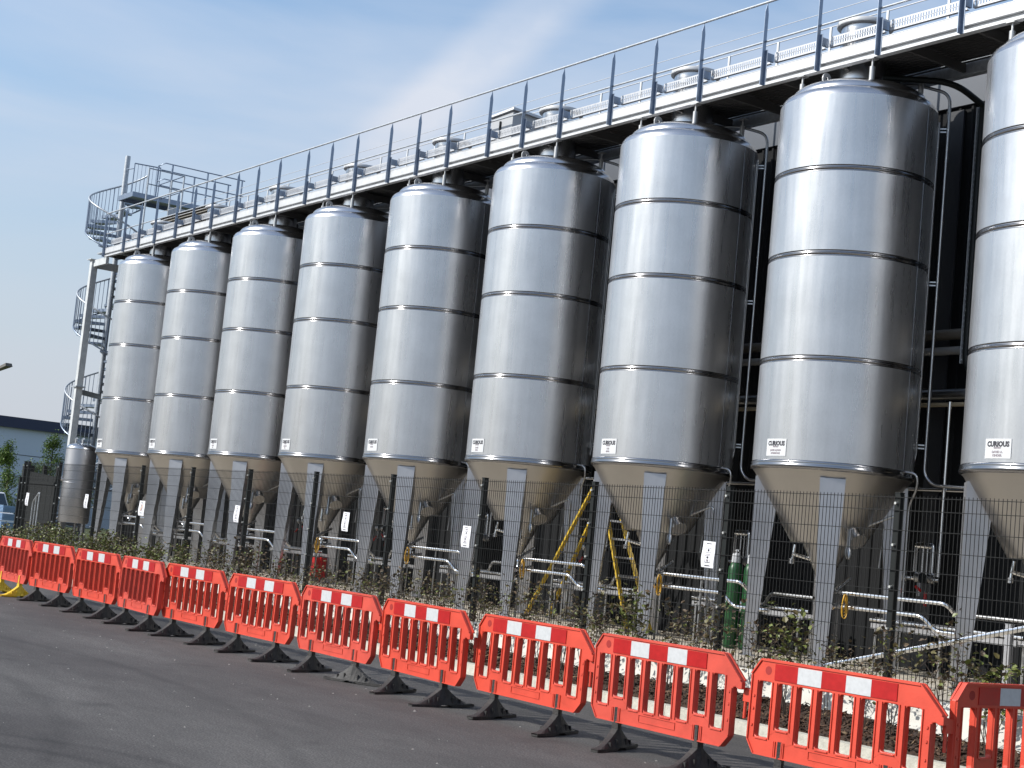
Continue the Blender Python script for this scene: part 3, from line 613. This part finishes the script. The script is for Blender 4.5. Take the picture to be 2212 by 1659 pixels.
for k in range(2, 9):
    tx = TX[k]; lab = 'valve manifold with red handles on the wall ' + (gap_name(k) if k < 8 else 'beside the nearest tank')
    if mfl is None:
        mfl = empty('valve_manifold', (tx+.88, 19.0, 1.6), lab, 'valves', 'valve manifolds on the black wall')
        g = MB(); g.tube(fillet([(-.15, 0, .30), (-.15, 0, .72), (.17, 0, .72), (.17, 0, .28)], .05), .038, 12); g.tube([(-.15, 0, .70), (.17, 0, .70)], .045, 12); g.tube([(.30, 0, .25), (.30, 0, 2.9)], .032, 12); g.tube([(-.30, 0, .2), (.32, 0, .2)], .03, 10); g.tube([(-.02, 0, .2), (-.02, 0, .66)], .02, 8); g.tube([(.07, 0, .2), (.07, 0, .66)], .02, 8); g.build('chrome_pipes', M['chrome'], mfl)
        for q in (-.30, -.05, .22):
            g = MB(); g.tube([(q-.05, -.02, .22), (q+.05, -.02, .22)], .08, 16); g.build('valve_body', M['pipe'], mfl)
        g = MB(); g.box(-.12, .10, -.05, .05, .14, .27); g.build('actuator', M['fence'], mfl)
        for (a, b_) in (((-.33, -.06, .02), (-.38, -.1, -.08)), ((-.05, -.08, .08), (.07, -.1, .02)), ((.14, -.08, .0), (.17, -.1, -.20))):
            g = MB(); a = Vector(a); b_ = Vector(b_); g.tube([a, b_], .022, 8); g.build('handle', M['redp'], mfl)
        for (a, b_, c_) in ((-.06, 0, -.06), (-.34, -.30, -.02)): g = MB(); g.box(a, b_, -.04, -.03, c_, .14); g.build('tag_plate', M['cab'], mfl)
    else:
        o = copy_tree(mfl); o.location = (tx+.88, 19.0, 1.6); o['label'] = lab
hs = None
for k in range(3, 9):
    tx = TX[k]; lab = 'yellow hose coil hanging beside the leg of the %s' % ('nearest tank at the right edge' if k == 8 else ('large tank second from the right' if k == 7 else '%s tall tank from the left' % ORD[k]))
    if hs is None:
        hs = MB()
        for q in range(4):
            pts = []
            for j in range(20):
                a = 2*PI*j/20; ww = .022+.008*q; hh = .11+.02*q
                pts.append((ww*math.cos(a), -.012*q+.01*math.sin(a*2), -hh+hh*math.sin(a)))
            hs.tube(pts, .009, 6, closed=True)
        hs = hs.build('hose_coil', M['hose']); o = hs; tag(o, None, 'hose', 'yellow hose coils')
    else: o = hs.copy(); sc.collection.objects.link(o)
    o.location = (tx+1.03+(.06 if k % 2 else -.03), 17.12, 1.47); o['label'] = lab; o.rotation_euler = (0, 0, 1.0+.2*(k % 3))
pipe('leaning_tube', [(-15.3, 16.1, .50), (-10.4, 15.9, 1.72)], .035, M['chrome'], 'long shiny steel tube sloping up to the right behind the fence', 'tube')
# gas bottles
def bottle(x, y, label):
    t = empty('gas_bottle', (x, y, .4), label, 'gas bottle', 'green gas bottles')
    g = MB(); g.lathe([(.005, .01), (.10, .01), (.115, .03), (.115, 1.26), (.108, 1.31), (.085, 1.36), (.04, 1.41), (.035, 1.44), (.005, 1.44)], 28); g.build('cylinder', M['green'], t)
    g = MB(); g.lathe([(.075, 1.385), (.072, 1.50), (.06, 1.53), (.02, 1.54)], 18); g.build('collar', M['cab'], t)
    g = MB(); g.tube([(0, 0, 1.44), (0, 0, 1.60)], .02, 8); g.tube([(-.05, 0, 1.58), (.06, 0, 1.58)], .018, 8); g.build('valve', M['chrome'], t)
bottle(-19.12, 17.9, 'green gas bottle standing left of the leg of the large tank'); bottle(-18.86, 18.0, 'green gas bottle partly hidden behind the leg of the large tank')
# red stands under tank three/four
for (x, y, h_, wd, lb) in ((-35.6, 17.9, .66, .10, 'narrow red metal stand under the tanks, left one'), (-35.0, 17.7, .78, .16, 'narrow red lattice stand under the tanks, middle one'), (-34.0, 18.2, .60, .55, 'wide red box standing in shade under the fourth tank')):
    t = empty('red_stand', (x, y, .4), lb, 'red stand')
    g = MB()
    for sx in (-1, 1): g.box(sx*wd/2-.02, sx*wd/2+.02, -.02, .02, 0, h_)
    g.build('upright', M['redp'], t); g = MB()
    if wd < .3:
        for q in range(5): g.bar((-wd/2, 0, .08+q*h_/6), (wd/2, 0, .08+(q+1)*h_/6), .02)
        g.box(-wd/2, wd/2, -.03, .03, h_-.06, h_)
    else: g.box(-wd/2+.021, wd/2-.021, -.15, .15, .12, h_-.02)
    g.build('panel', M['redp'], t)
# step ladder
ld = empty('step_ladder', (-22.85, 18.0, .4), 'tall yellow fibreglass stepladder opened between the tank legs', 'ladder')
AP = 2.6
def rung_set(xa, xb, tag_):
    for sy_ in (-1, 1):
        g = MB(); g.bar((xa, sy_*.27, 0), (xb, sy_*.13, AP), .035, .075, (0, 1, 0)); g.build('rail', M['yellow'], ld)
        g = MB(); g.bar((xa, sy_*.27, 0), (xa+(xb-xa)*.02, sy_*.267, .06), .04, .085, (0, 1, 0)); g.build('foot', M['rubber'], ld)
    for q in range(1, 9):
        f_ = q*.32/AP; x = xa+(xb-xa)*f_; wy = .27-.14*f_; g = MB(); g.box(x-.035, x+.035, -wy, wy, q*.32-.015, q*.32+.02); g.build('tread', M['alu'], ld)
rung_set(-1.75, -.10, 0); rung_set(1.33, .06, 1)
g = MB(); g.box(-.15, .12, -.16, .16, AP, AP+.05); g.build('top_cap', M['alu'], ld)
for k, (x, y, h_, lb) in enumerate(((-12.95, 16.9, .92, 'short steel bollard at the right edge behind the fence, left one'), (-12.2, 17.2, .80, 'short steel bollard at the right edge behind the fence, right one'))):
    g = MB(); g.box(-.04, .04, -.04, .04, 0, h_); g.box(-.045, .045, -.045, .045, h_, h_+.012); g.box(-.08, .08, -.08, .08, .001, .012); o = g.build('steel_post', M['leg']); o.location = (x, y, .4); tag(o, lb, 'post', 'short steel posts')

# ---------------------------------------------------------------- mesh fence
FY = 12.35; fn = empty('mesh_fence', (0, FY, 0), 'black twin-wire mesh security fence along the tank yard', 'fence')
fpx = [-10.92-2.5*k for k in range(-2, 12)]
post_src = pan_src = None
for i, x in enumerate(fpx+[-38.15]):
    if post_src is None:
        g = MB(); g.box(-.032, .032, -.0, .065, .60, 2.60); g.box(-.035, .035, -.003, .068, 2.60, 2.612); post_src = g.build('post', M['fence'], fn)
        for q in range(5):
            g = MB(); g.tube([(.0, -.030, 2.5-q*.42), (0, -.001, 2.5-q*.42)], .014, 10); g.build('clamp', M['bolt'], post_src)
        o = post_src
    else: o = copy_tree(post_src, fn)
    o.location = (x, 0, 0)
for i, x in enumerate(fpx[:-1]):
    if pan_src is None:
        g = MB(); n_ = 49
        for q in range(n_):
            xx = -2.5+.05+q*.05; g.tube([(xx, -.012, .60), (xx, -.012, 2.585)], .0036, 4, cap=False)
        hz = [.63+.2*q for q in range(10)]+[2.56]
        for z in hz:
            for yy in (-.019, -.005): g.tube([(-2.5, yy, z), (0, yy, z)], .0042, 4, cap=False)
        pan_src = g.build('mesh_panel', M['fwire'], fn); o = pan_src
        g = MB()
    else: o = pan_src.copy(); sc.collection.objects.link(o); o.parent = fn
    o.location = (x, 0, 0)
o = post_src.copy(); o.data = post_src.data; sc.collection.objects.link(o); o.parent = None; o.location = (-39.6, FY+.3, -.38); o.name = 'fence_post'; tag(o, 'lone black fence post at the far left edge of the photo', 'post')
# notices tied to the fence
def notice(x, z, kind, label, w_=.21, h_=.295, tilt=0):
    t = empty('notice', (x, FY-.035, z), label, 'notice', 'notices on the fence'); t.rotation_euler = (0, tilt, 0)
    g = MB(); NX, NZ = 3, 6; vs = []
    for i in range(NX+1):
        for j in range(NZ+1):
            u, v = i/NX, j/NZ; bend = .012*math.sin(v*PI)+.006*math.sin(v*2*PI+u)
            vs.append((-w_/2+w_*u, -bend, -h_/2+h_*v))
    fs = [(i*(NZ+1)+j, (i+1)*(NZ+1)+j, (i+1)*(NZ+1)+j+1, i*(NZ+1)+j+1) for i in range(NX) for j in range(NZ)]
    n0 = len(vs); vs += [(a, b_+.002, c_) for a, b_, c_ in vs]; fs += [tuple(reversed([q+n0 for q in f])) for f in fs]
    g.add(vs, fs, True); g.build('sheet', M['paper'], t)
    def yb(zz): v = (zz+h_/2)/h_; return -(.012*math.sin(v*PI)+.006*math.sin(v*2*PI+.5))-.004
    g = MB()
    def strip(x0, x1, z0, z1, mi): g.cur = mi; g.add([(x0, yb(z0), z0), (x1, yb(z0), z0), (x1, yb(z1), z1), (x0, yb(z1), z1)], [(0, 1, 2, 3)])
    if kind == 'c':
        for r_ in range(6):
            for c_ in range(5): strip(-.06+c_*.024, -.06+c_*.024+.017, -.05+r_*.022, -.05+r_*.022+.014, (2, 1, 3, 2, 0)[(r_*3+c_*2) % 5])
        strip(-.06, .06, -.10, -.09, 0); strip(-.05, .05, .10, .115, 0)
    else:
        strip(-.045, .045, .120, .128, 0); strip(-.045, .045, -.130, -.122, 0)
        strip(-.04, .04, .072, .076, 0); strip(-.04, .04, .020, .024, 0); strip(-.043, -.04, .02, .076, 0); strip(.04, .043, .02, .076, 0); strip(-.012, .012, .036, .062, 0)
        strip(-.035, .035, .0, .006, 4)
        strip(-.045, .045, -.092, -.087, 0); strip(-.045, .045, -.014, -.009, 4); strip(-.045, -.041, -.09, -.012, 4); strip(.041, .045, -.09, -.012, 4); strip(-.014, .014, -.045, -.022, 0); strip(-.014, .014, -.078, -.055, 4)
        if kind == 'b': strip(-.03, .03, .09, .105, 4)
    g.build('print', [M['ink'], M['inkb'], M['inky'], M['redp'], M['inkg']], t)
for (x, z, kd, lb) in ((-13.62, 1.82, 'a', 'white notice on the fence right of the stepladder, nearest to the camera'), (-18.66, 1.77, 'b', 'white notice on the fence over the leg of the sixth tank from left'), (-22.15, 1.83, 'b', 'white notice on the fence under the fourth tank from left'),
                   (-26.15, 1.80, 'b', 'white notice on the fence under the third tank from left'), (-30.60, 1.74, 'c', 'white notice with coloured picture squares on the fence under the leftmost tanks'), (-33.80, 1.78, 'a', 'blank-looking white notice on the fence in front of the small tank'),
                   (-37.78, 1.70, 'a', 'leftmost white notice on the fence, in front of the dark boards')):
    notice(x, z, kd, lb, .30 if kd == 'c' else .21, .30, R(1.5 if kd != 'c' else 0))

# ---------------------------------------------------------------- plastic barriers
import bmesh
def rrect(x0, x1, z0, z1, r, n=4):
    pts = []
    for (cx, cz, a0) in ((x1-r, z1-r, 0), (x0+r, z1-r, 90), (x0+r, z0+r, 180), (x1-r, z0+r, 270)):
        for k in range(n+1):
            a = R(a0+90*k/n); pts.append((cx+r*math.cos(a), cz+r*math.sin(a)))
    return pts
def panel_mesh(name, m_):
    outer = [(.0, .36), (.082, .243), (1.74, .243), (1.835, .345), (1.835, .735), (1.86, .742), (1.895, .728), (1.935, .73), (1.935, .79), (1.706, 1.0), (.113, 1.0), (0, .872)]
    holes = [rrect(.087+.215*k, .087+.215*k+.145, (.466 if k in (1, 6) else .384), .822, .024) for k in range(8)]
    bm = bmesh.new()
    for lp_ in [outer]+holes:
        vs = [bm.verts.new((x, -.022, z)) for x, z in lp_]
        for i in range(len(vs)): bm.edges.new((vs[i], vs[(i+1) % len(vs)]))
    bmesh.ops.triangle_fill(bm, use_beauty=True, use_dissolve=False, edges=bm.edges[:])
    bmesh.ops.recalc_face_normals(bm, faces=bm.faces[:])
    for f in bm.faces:
        if f.normal.y > 0: f.normal_flip()
    ex = bmesh.ops.extrude_face_region(bm, geom=bm.faces[:])
    for v in [e for e in ex['geom'] if isinstance(e, bmesh.types.BMVert)]: v.co.y += .044
    bmesh.ops.recalc_face_normals(bm, faces=bm.faces[:])
    me = bpy.data.meshes.new(name); bm.to_mesh(me); bm.free(); me.materials.append(m_)
    return me
def rib_mb():
    g = MB()
    for sgn in (-1, 1):
        y0, y1 = (-.031, -.020) if sgn < 0 else (.020, .031)
        for k in range(8):       # raised frames round the slots
            x0 = .087+.215*k; z0 = .466 if k in (1, 6) else .384; o1, o2 = .006, .016
            g.box(x0-o2, x0-o1, y0, y1, z0-.004, .826); g.box(x0+.145+o1, x0+.145+o2, y0, y1, z0-.004, .826)
            g.box(x0-o1+.012, x0+.145+o1-.012, y0, y1, z0-o2, z0-o1)
        g.box(.11, 1.71, y0-.002*sgn*-1, y1, .984, 1.002); 
        g.bar((.105, sgn*.026, .995), (.004, sgn*.026, .87), .012, .016, (0, 1, 0)); g.bar((1.715, sgn*.026, .995), (1.925, sgn*.026, .80), .012, .016, (0, 1, 0))
        g.bar((.012, sgn*.026, .865), (.012, sgn*.026, .36), .012, .014, (0, 1, 0)); g.bar((1.823, sgn*.026, .73), (1.823, sgn*.026, .35), .012, .014, (0, 1, 0))
        g.bar((.012, sgn*.026, .355), (.088, sgn*.026, .252), .012, .014, (0, 1, 0)); g.bar((1.823, sgn*.026, .345), (1.735, sgn*.026, .252), .012, .014, (0, 1, 0))
        g.box(.09, 1.73, y0, y1, .243, .252)
        for cx in (.36, 1.44):
            for q in (-.055, -.038, .038, .055): g.box(cx+q-.005, cx+q+.005, y0, y1, .252, .372)
        for (a, b_, c_, d) in ((.68, 1.16, .35, .353), (.68, 1.16, .29, .293), (.68, .683, .293, .35), (1.157, 1.16, .293, .35)): g.box(a, b_, y0+.003*(sgn < 0)+.0, y1-.004*(sgn > 0)*0, c_, d)
        for zq in (.47, .60, .70): g.tube([(.045, sgn*.021, zq), (.045, sgn*.03, zq)], .012, 10); g.tube([(1.795, sgn*.021, zq), (1.795, sgn*.03, zq)], .012, 10)
    g.box(-.085, .004, -.016, .016, .635, .735); g.box(-.085, -.05, -.018, .018, .735, .745)
    return g
def strip_meshes():
    out = []
    for k in range(5):
        g = MB()
        for sgn in (-1, 1):
            y0, y1 = (-.0285, -.0215) if sgn < 0 else (.0215, .0285)
            g.box(.258+.249*k, .258+.249*(k+1)-.0005, y0, y1, .845, .972)
        out.append(g.mesh('reflective_strip', M['sred'] if k % 2 == 0 else M['swhite']))
    return out
def foot_mesh(m_):
    g = MB(); L, n_ = .39, 16; top = []
    prof = []
    for k in range(n_+1):
        u = -1+2*k/n_; a = abs(u); h = .020+.175*max(0, (1-a))**1.75+.02*(1-a); wd = .034+.045*(1-a)**.8 if a < 1 else .034
        prof.append((u*L, h, wd))
    for i in range(n_):
        (y0, h0, w0), (y1, h1, w1) = prof[i], prof[i+1]
        zb0 = .025 if abs(y0) < .075 else .004; zb1 = .025 if abs(y1) < .075 else .004
        t0, t1 = .022+.01*(1-abs(y0)/L), .022+.01*(1-abs(y1)/L)
        vs = [(-w0, y0, zb0), (w0, y0, zb0), (w1, y1, zb1), (-w1, y1, zb1), (-w0, y0, .03), (w0, y0, .03), (w1, y1, .03), (-w1, y1, .03), (-t0, y0, h0), (t0, y0, h0), (t1, y1, h1), (-t1, y1, h1)]
        g.add(vs, [(0, 3, 2, 1), (0, 4, 7, 3), (1, 2, 6, 5), (4, 8, 11, 7), (5, 6, 10, 9), (8, 9, 10, 11)] + ([(0, 1, 5, 4), (4, 5, 9, 8)] if i == 0 else []) + ([(2, 3, 7, 6), (6, 7, 11, 10)] if i == n_-1 else []))
    for sgn in (-1, 1):
        for q in (.09, .19): g.box(sgn*.03, sgn*(.075-.1*q), sgn*0+q-.006, q+.006, .03, .12-.2*q); g.box(sgn*.03, sgn*(.075-.1*q), -q-.006, -q+.006, .03, .12-.2*q)
    g.box(-.030, .030, -.036, .036, .16, .235)
    return g.mesh('foot', m_)
def stem_mesh(m_):
    g = MB(); g.box(-.016, .016, -.034, .034, .235, .375); return g.mesh('stem', m_)
pm = {k: panel_mesh('barrier_panel', M[k]) for k in ('red', 'red2')}
rm = {k: rib_mb().mesh('ribs', M[k]) for k in ('red', 'red2')}
sm_ = strip_meshes(); fm = {'rubber': foot_mesh(M['rubber']), 'yfoot': foot_mesh(M['yfoot'])}; stm = {k: stem_mesh(M[k]) for k in ('rubber', 'yfoot')}
def ob(name, me, parent, loc=(0, 0, 0), rz=0):
    o = bpy.data.objects.new(name, me); sc.collection.objects.link(o); o.parent = parent; o.location = loc; o.rotation_euler = (0, 0, rz); return o
g = MB(); g.disc((0, 0), .034, 0, 20); me_ = g.mesh('painted_recess', mat('recess_shade_red', (.30, .014, .010), .6))  # flat disc, the shade of a recess put into its darker red
gh = MB(); gh.tube([(0, 0, .50), (0, 0, .64)], .014, 8); hm = gh.mesh('hinge_pin', M['red'])
BAR = [(-28.981, 9.06, -.02, 0), (-27.156, 9.07, .032, 0), (-24.966, 9.073, .004, 0), (-23.014, 9.07, -.065, 0), (-21.286, 9.06, .023, 0), (-19.277, 9.093, .015, 0), (-17.199, 9.096, -.015, 0), (-15.26, 9.112, -.061, 0), (-13.382, 9.114, -.022, 0), (-11.441, 9.104, -.003, 0), (-9.458, 9.136, .014, 0), (-7.59, 9.325, R(92), .035)]
FA = {(9, 0): 24, (9, 1): 6, (8, 0): 23, (8, 1): 25, (7, 0): 27, (7, 1): 6, (6, 0): 25, (6, 1): -63, (5, 0): 26, (5, 1): 14, (4, 0): 16, (4, 1): 24, (10, 0): 26, (10, 1): 20}
blabel = {0: 'leftmost red and white plastic barrier, with yellow feet', 1: 'second red plastic barrier from the left, first one with black feet', 11: 'red plastic barrier at the right edge, turned back towards the kerb, its panel in shade', 10: 'large red plastic barrier in front at lower right, second from the right end', 9: 'red plastic barrier third from the right end of the line'}
for i, (x, y, a, zo) in enumerate(BAR):
    key = 'red' if i % 3 else 'red2'
    t = empty('plastic_barrier', (x, y, zo), blabel.get(i, '%s red plastic barrier from the left, with black rubber feet' % ORD[i]), 'barrier', 'line of red plastic barriers', a)
    t.rotation_euler = (R((i*37 % 5-2)*.45), 0, a)
    p = ob('panel', pm[key], t); bv = p.modifiers.new('bevel', 'BEVEL'); bv.width = .007; bv.segments = 2; bv.limit_method = 'ANGLE'; bv.angle_limit = R(40)
    ob('ribs', rm[key], p)
    for q in range(5): ob('reflective_strip', sm_[q], p)
    c_ = ob('painted_recess', me_, p, (.182, -.0235, .912)); c_.rotation_euler = (R(90), 0, 0)
    ob('hinge_pin', hm, p, (-.067, 0, 0))
    fk = 'yfoot' if i == 0 else 'rubber'
    for q, cx in enumerate((.36, 1.44)):
        f_ = ob('foot', fm[fk], t, (cx, 0, 0), R(FA.get((i, q), 22 + (i*7+q*5) % 9 - 4))-(a if i == 11 else 0)); ob('stem', stm[fk], f_)

# ---------------------------------------------------------------- planting
def leafmesh(rg, n_, cx, cy_, cz, sx, sz, size, cl):
    g = MB()
    for k in range(n_):
        if cl and rg.random() < .75:
            c0 = cl[rg.randrange(len(cl))]; p = Vector((c0[0]+rg.gauss(0, .035), c0[1]+rg.gauss(0, .035), c0[2]+rg.gauss(0, .05)))
        else: p = Vector((cx+rg.gauss(0, sx), cy_+rg.gauss(0, sx*.8), cz+rg.uniform(-sz, sz)))
        L = size*rg.uniform(.6, 1.3); W = L*rg.uniform(.28, .42); q = Matrix.Rotation(rg.uniform(0, 2*PI), 3, 'Z') @ Matrix.Rotation(rg.uniform(-1.1, .7), 3, 'Y') @ Matrix.Rotation(rg.gauss(0, .5), 3, 'X')
        pts = [(0, 0, 0), (L*.35, -W, .1*L), (L*.75, -W*.7, .05*L), (L, 0, -.12*L), (L*.75, W*.7, .05*L), (L*.35, W, .1*L), (L*.5, 0, -.02*L)]
        g.cur = rg.choices((0, 1, 2), LEAFW)[0]; g.add([q @ Vector(v)+p for v in pts], [(0, 1, 6), (1, 2, 6), (2, 3, 6), (3, 4, 6), (4, 5, 6), (5, 0, 6)])
    return g
variants = []
for v in range(9):
    rg = random.Random(50+v); H = rg.uniform(.72, .95); ms = MB(); cl = []
    LEAFW = (4, 1.2, 3.2) if v < 6 else (3, 6, .8)
    for k in range(rg.choice((4, 5, 6))):
        a = rg.uniform(0, 2*PI); r0 = rg.uniform(0, .05); lean = rg.uniform(.03, .20); hk = H*rg.uniform(.7, 1.05); pts = []
        for j in range(6):
            u = j/5; pts.append((math.cos(a)*(r0+lean*u)+.012*math.sin(j*2.1+k), math.sin(a)*(r0+lean*u*.8)+.012*math.cos(j*1.7), hk*u-.02))
        ms.tube(pts, [.0055-.0035*j/5 for j in range(6)], 5)
        for j in (3, 4, 5):
            cl.append(pts[j])
            for m_ in range(2):
                b_ = rg.uniform(0, 2*PI); q = Vector(pts[j])+Vector((.12*math.cos(b_), .10*math.sin(b_), rg.uniform(.02, .12))); ms.tube([pts[j], q], [.003, .0015], 4, cap=False); cl.append(tuple(q))
    low = [c_ for c_ in cl]
    lf = leafmesh(rg, 190 if v < 6 else 250, 0, 0, H*.70, .11, H*.30, .044 if v < 6 else .055, low)
    variants.append((ms.mesh('stems', M['stem']), lf.mesh('foliage', [M['leaf'], M['leafg'], M['leafb']])))
rg = random.Random(12); plants = []; x = -38.6
while x < -6.6:
    plants.append(x+rg.uniform(-.08, .08)); x += .42 if x < -30 else .50
cnt = {}
# the plant is described by the fence bay it stands in front of (bays counted from the right)
bays = {}
for x in plants:
    b_ = int((-8.42-x)//2.5); bays.setdefault(b_, []).append(x)
tankname = lambda x: None
for b_, xs in sorted(bays.items()):
    for q, x in enumerate(sorted(xs)):
        left = x < -27; y = 11.93+rg.uniform(-.06, .08); vi = rg.randrange(6, 9) if (left or rg.random() < .12) else rg.randrange(0, 6)
        nm = max(1, 13-b_-1); 
        lb = '%s %s shrub from left before the %s fence bay from the right' % (ORD[q], 'green leafy' if vi >= 6 else 'olive-brown', ORD[max(0, b_)])
        if b_ < 0: lb = '%s young shrub from the left at the right edge of the planting bed' % ORD[q]
        t = empty('young_shrub', (x, y, bedz(x, y)), lb, 'shrub', 'young shrubs in the mulch bed', rg.uniform(0, 6.28)); s_ = rg.uniform(.85, 1.14)*(.92 if left else 1.04); t.scale = (s_*1.1, s_*1.1, s_)
        ob('stems', variants[vi][0], t); ob('foliage', variants[vi][1], t)

# ---------------------------------------------------------------- left background
bb = empty('warehouse', (-115, 20, 0), 'long pale blue-grey warehouse with dark navy roof edge at the far left', 'building')
g = MB(); g.box(-40, 0, -60, 60, 0, 6.72); g.build('wall', M['bgwall'], bb)
g = MB(); g.box(-40.3, .35, -60.3, 60.3, 6.72, 7.5); g.build('fascia', M['navy'], bb)
g = MB()
for z in (1.6, 3.2, 4.8): g.box(.0, .02, -60, 60, z, z+.05)
g.build('cladding_joint', M['parapet'], bb)
enc = empty('boarded_enclosure', (-49.5, 16.4, .0), 'dark boarded enclosure behind the fence at the left', 'enclosure')
g = MB(); 
for k in range(14): g.box(-1.6+k*.235, -1.6+k*.235+.222, -.02, .0, .2, 2.62-.012*k)
g.build('boards', M['timber'], enc)
for x in (-1.62, -.95, .35, 1.62):
    g = MB(); g.box(x-.06, x+.06, .001, .12, 0, 2.78); g.build('post', M['timber'], enc)
g = MB(); g.box(-1.6, 1.68, -.06, -.021, 1.0, 1.09); g.box(-1.6, 1.68, -.06, -.021, 2.2, 2.29); g.build('rail', M['timber'], enc)
sr = empty('step_rail', (-46.2, 15.4, .4), 'thin steel handrail frame beside the boarded enclosure', 'handrail')
g = MB(); g.tube(fillet([(-.5, 0, 0), (-.5, 0, 1.25), (0, 0, 1.55), (0, 0, 0)], .1), .022, 8); g.tube([(-.25, 0, 0), (-.25, 0, 1.38)], .015, 8); g.build('frame', M['galv'], sr)
def tree(x, y, h, spread, nleaf, label, seed, name='young_tree', bushy=False):
    rg = random.Random(seed); t = empty(name, (x, y, 0), label, 'tree', 'small trees at the left edge'); g = MB(); cl = []
    g.tube([(0, 0, 0), (.05, .02, h*.4), (-.03, .05, h*.75), (.02, 0, h)], [.07, .05, .03, .008], 8)
    for k in range(26):
        z = h*rg.uniform(.12 if bushy else .25, .97); a = rg.uniform(0, 2*PI); L = spread*(1.05-z/h)*rg.uniform(.5, 1.2)+.12; e = Vector((L*math.cos(a), L*math.sin(a), z+L*rg.uniform(.4, .9)))
        g.tube([(0, 0, z), tuple(e*.5+Vector((0, 0, z*.5))), tuple(e)], [.02, .012, .004], 5); cl += [tuple(e), tuple(e*.6+Vector((0, 0, z*.4)))]
    g.build('trunk', M['bark'], t); g = MB()
    for k in range(nleaf):
        c0 = cl[rg.randrange(len(cl))]; p = Vector((c0[0]+rg.gauss(0, .13), c0[1]+rg.gauss(0, .13), c0[2]+rg.gauss(0, .18))); L = .12*rg.uniform(.6, 1.3); q = Matrix.Rotation(rg.uniform(0, 6.28), 3, 'Z') @ Matrix.Rotation(rg.uniform(-1, 1), 3, 'Y')
        g.add([q @ Vector(v)+p for v in ((0, 0, 0), (L*.5, -L*.3, .02), (L, 0, 0), (L*.5, L*.3, .02))], [(0, 1, 2, 3)])
    g.build('crown', M['tree'], t)
tree(-77.0, 24, 4.2, 1.35, 5200, 'bushy green young tree at the left edge in front of the warehouse', 1, bushy=True)
tree(-75.0, 24.6, 3.3, 1.1, 3000, 'low bushy tree right beside the leftmost young tree', 5, bushy=True)
tree(-71.6, 24.2, 4.6, .8, 2200, 'tall thin sapling between the boarded enclosure and the staircase', 2)
tree(-69.2, 25.0, 3.9, .8, 1300, 'sparse thin sapling just left of the spiral staircase', 3)
lm_ = empty('street_lamp', (-80.6, 24, 0), 'grey street lamp with flat head at the left edge against the sky', 'lamp')
g = MB(); g.tube([(0, 0, 0), (0, 0, 8.0)], [.09, .05], 10); g.build('pole', M['galv'], lm_)
g = MB(); g.hexa([(-.15, -.12, 8.0), (1.6, -.18, 8.16), (1.6, .18, 8.16), (-.15, .12, 8.0), (-.15, -.1, 8.14), (1.5, -.15, 8.32), (1.5, .15, 8.32), (-.15, .1, 8.14)]); g.build('head', M['louv'], lm_)
vn = empty('parked_van', (-73.9, 22.0, 0), 'white van behind the fence at the far left edge', 'van')
g = MB(); g.hexa([(-2.2, -.9, .35), (2.3, -.9, .35), (2.3, .9, .35), (-2.2, .9, .35), (-2.2, -.88, 1.0), (2.2, -.88, 1.0), (2.2, .88, 1.0), (-2.2, .88, 1.0)]); g.hexa([(-2.2, -.88, 1.0), (1.6, -.88, 1.0), (1.6, .88, 1.0), (-2.2, .88, 1.0), (-2.15, -.75, 1.9), (.9, -.75, 1.9), (.9, .75, 1.9), (-2.15, .75, 1.9)]); bo = g.build('body', M['white'], vn); bv = bo.modifiers.new('b', 'BEVEL'); bv.width = .06; bv.segments = 3
g = MB(); g.hexa([(.35, -.885, 1.05), (1.45, -.885, 1.05), (1.45, -.86, 1.05), (.35, -.86, 1.05), (.35, -.775, 1.75), (.85, -.775, 1.75), (.85, -.76, 1.75), (.35, -.76, 1.75)]); g.hexa([(1.62, -.8, 1.02), (1.66, -.8, 1.02), (1.66, .8, 1.02), (1.62, .8, 1.02), (.93, -.68, 1.84), (.97, -.68, 1.84), (.97, .68, 1.84), (.93, .68, 1.84)]); g.build('window', M['glass'], vn)
for (x, y) in ((-1.4, -.85), (1.4, -.85), (-1.4, .7), (1.4, .7)):
    g = MB(); g.tube([(x, y, .33), (x, y+.15, .33)], .33, 20); g.build('wheel', M['rubber'], vn)
cg = empty('crate_stack', (-68.5, 21.6, 0), 'stack of blue slatted plastic crates behind the fence at the far left', 'crates')
for k in range(4):
    g = MB()
    for q in range(5): g.box(-.45, .45, -.4+.0, -.37, .35*k+.02+q*.06, .35*k+.05+q*.06); g.box(.42, .45, -.37, .4, .35*k+.02+q*.06, .35*k+.05+q*.06)
    for q in range(6): g.box(-.45+q*.17, -.42+q*.17, -.41, -.401, .35*k+.02, .35*k+.32)
    g.box(-.40, .40, -.34, .38, .35*k+.02, .35*k+.28); g.build('crate', M['blue'], cg)
